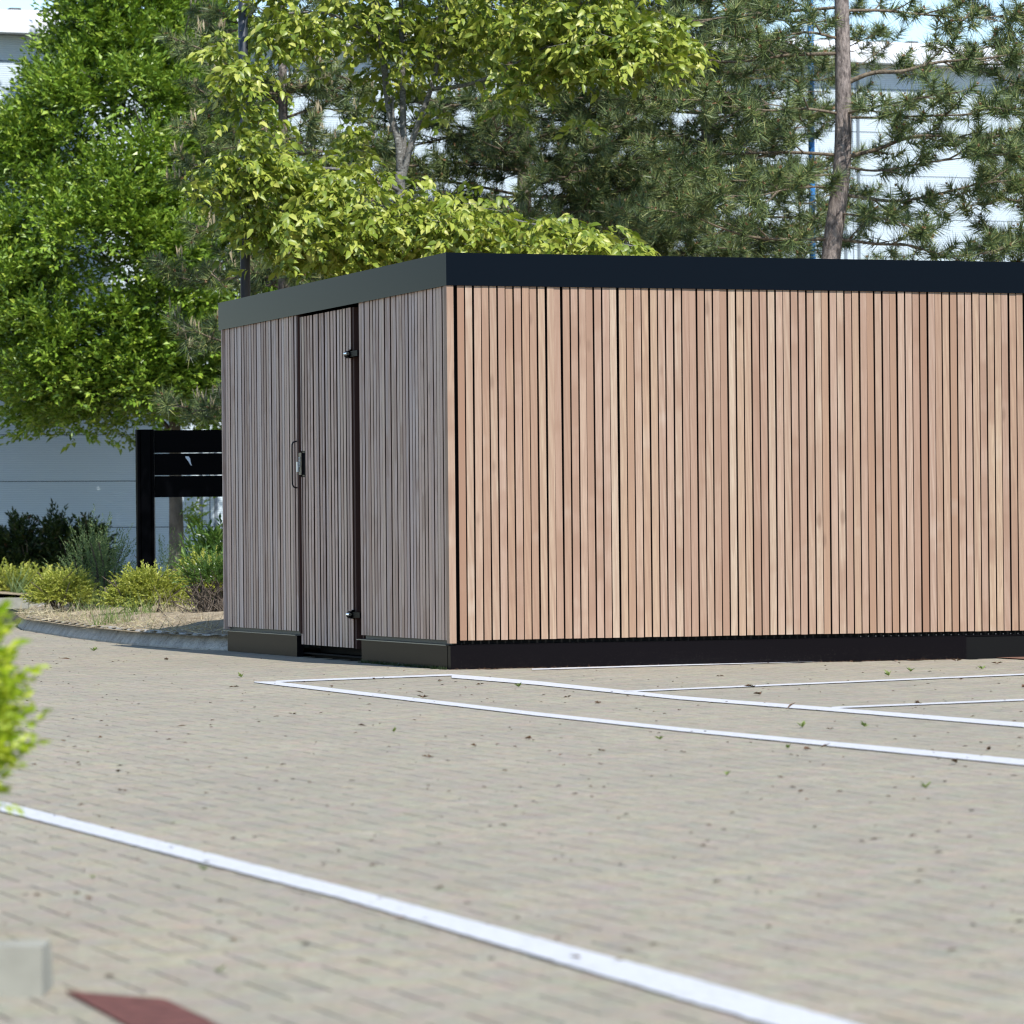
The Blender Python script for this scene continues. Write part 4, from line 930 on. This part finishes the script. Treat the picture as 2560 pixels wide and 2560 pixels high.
# red-brown sheet at the lower edge
pts = [G(166, 2484), G(400, 2502), G(420, 2506), G(560, 2575), G(420, 2640), G(330, 2575)]
b = MB(); nn = len(pts); vs = [p + UP * 0.0045 for i, p in enumerate(pts)] + [p + UP * 0.0020 for i, p in enumerate(pts)]
b.add(vs, [tuple(range(nn))[::-1], tuple(range(nn, 2 * nn))] + [(i, (i + 1) % nn, (i + 1) % nn + nn, i + nn) for i in range(nn)])
tag(b.build('brown_sheet', RUST), 'flat red brown sheet lying on the paving beside the near kerb', 'sheet')
# bare red-brown ground in front of the right end of the plinth
b = MB(); q = [G(2445, 1641.5), G(2480, 1645.5), G(2560, 1650), G(2760, 1652), G(2760, 1634), G(2560, 1638)]
b.add([p + UP * 0.007 for p in q], [tuple(range(len(q)))]); tag(b.build('bare_ground', simple('red_brown_dirt', (0.16, 0.085, 0.06), 0.95, 0.1, 0, 0.3, 30)), 'red brown bare patch at the right end of the black plinth', kind='structure')

# small weeds and dead leaves on the paving
def litter_piece(px, py, kind, size):
    p = G(px, py); r = random
    if kind == 'weed':
        n = 7; a = rng.uniform(0, 6.28, n); c = np.tile(np.array([p.x, p.y, 0.002]), (n, 1)); d = unit(np.stack([np.cos(a), np.sin(a), rng.uniform(0.5, 1.6, n)], 1)); v, f = leaves4(c, d, np.tile([0, 0, 1.0], (n, 1)) + rng.normal(size=(n, 3)) * .3, size * rng.uniform(.6, 1.2, n), size * .35)
        return v, f, L_GRASS, 'weed_sprout'
    n = 3 if kind == 'leaf' else 1; a = rng.uniform(0, 6.28, n); c = np.tile(np.array([p.x, p.y, 0.004]), (n, 1)); d = unit(np.stack([np.cos(a), np.sin(a), rng.uniform(0.05, 0.5, n)], 1)); v, f = leaves4(c, d, np.tile([0, 0, 1.0], (n, 1)) + rng.normal(size=(n, 3)) * .3, size, size * (.5 if kind == 'leaf' else .1), 0.3)
    return v, f, L_DEAD, 'dead_leaf' if kind == 'leaf' else 'twig'
near = [(509, 2177, 'weed', .035), (232, 2199, 'weed', .03), (547, 2432, 'weed', .035), (228, 2253, 'leaf', .035), (467, 1816, 'twig', .16), (246, 1847, 'leaf', .04), (296, 1933, 'leaf', .05), (731, 1788, 'leaf', .04), (577, 2102, 'leaf', .03), (850, 2132, 'leaf', .03),
        (1881, 1718, 'leaf', .09), (1902, 1738, 'leaf', .09), (1800, 1692, 'leaf', .05), (2006, 1820, 'weed', .07), (2162, 1818, 'weed', .06), (2010, 1876, 'leaf', .06), (2050, 1873, 'twig', .22), (1970, 1872, 'weed', .05), (2475, 1877, 'leaf', .06), (2392, 1911, 'leaf', .08), (2315, 1972, 'weed', .05), (1816, 1940, 'weed', .05), (1995, 1983, 'leaf', .04), (1965, 1776, 'twig', .3), (2554, 1720, 'leaf', .09), (1330, 1848, 'leaf', .06), (1190, 1868, 'leaf', .06), (1070, 1896, 'leaf', .05), (985, 1831, 'weed', .05), (893, 1815, 'twig', .25), (700, 1793, 'twig', .15), (603, 1694, 'weed', .07), (585, 1719, 'leaf', .06), (2222, 1690, 'weed', .09), (2277, 1680, 'weed', .07), (2493, 1661, 'leaf', .08), (2456, 1674, 'weed', .08), (2391, 1654, 'leaf', .07), (2250, 1661, 'twig', .25), (235, 1628, 'weed', .08), (410, 1650, 'leaf', .08), (180, 1650, 'twig', .3), (1060, 1735, 'twig', .2), (1057, 1746, 'leaf', .07), (830, 1719, 'leaf', .05), (1096, 1704, 'leaf', .05), (1200, 1713, 'leaf', .05), (1297, 1718, 'weed', .07), (2076, 1825, 'leaf', .04), (305, 1980, 'leaf', .035), (160, 1855, 'leaf', .03), (190, 1911, 'leaf', .035), (1000, 2300, 'leaf', .025), (1290, 2020, 'leaf', .03), (1500, 1880, 'leaf', .05), (1650, 1850, 'weed', .05), (2300, 1760, 'leaf', .06), (2400, 1700, 'leaf', .05), (1500, 1760, 'leaf', .06), (1420, 1745, 'leaf', .05), (940, 1700, 'leaf', .05)]
names = {'weed': ('small green weed sprouting', 'weed', 'weeds'), 'leaf': ('dead brown leaf', 'dead leaf', 'dead leaves'), 'twig': ('thin dark twig', 'twig', 'twigs')}
def zone(px, py):
    if py < 1668 and px < 600: return 'near the stained kerb left of the shed', 'by the kerb'
    if py < 1702 and px > 1200: return 'close to the black plinth on the right', 'along the plinth'
    if px > 1120 and py < 1700 + (px - 1130) * 0.083: return 'between the shed wall and the nearest white line', 'between the shed and the first white line'
    if px > 640 and py < 1711 + (px - 690) * 0.107: return 'in the narrow bay between the two long lines', 'in the narrow bay'
    if py > 2033 + (px - 67) * 0.262: return 'in front of the thick near white line', 'in front of the thick near line'
    k = 'left' if px < 800 else 'middle' if px < 1600 else 'right'
    return 'on open paving beyond the thick near line, %s part' % k, 'on the open paving, ' + k
for px, py, kd, sz in near:
    v, f, m, nm = litter_piece(px, py, kd, sz * (0.32 if kd == 'twig' else 0.5)); zl, zg = zone(px, py); tag(np_mesh(nm, v, f, m), names[kd][0] + ' ' + zl, names[kd][1], names[kd][2] + ' ' + zg)
n = 900; yy = rng.uniform(7, 33, n); xx = rng.uniform(-0.15, 0.15, n) * yy; keep = [not (inside(x, y, BED)) and not ((Vector((x, y, 0)) - C0).dot(LF) > -0.02 and (Vector((x, y, 0)) - C0).dot(RF) > -0.02) for x, y in zip(xx, yy)]
xx, yy = xx[keep], yy[keep]; n = len(xx); c = np.stack([xx, yy, np.full(n, 0.003)], 1); a = rng.uniform(0, 6.28, n); d = np.stack([np.cos(a), np.sin(a), rng.uniform(0, .3, n)], 1)
v, f = leaves4(c, d, np.tile([0, 0, 1.0], (n, 1)), rng.uniform(.008, .028, n), rng.uniform(.004, .012, n)); tag(np_mesh('crumbs', v, f, L_DEAD), 'tiny dark crumbs of leaf scattered over the paving', kind='stuff')
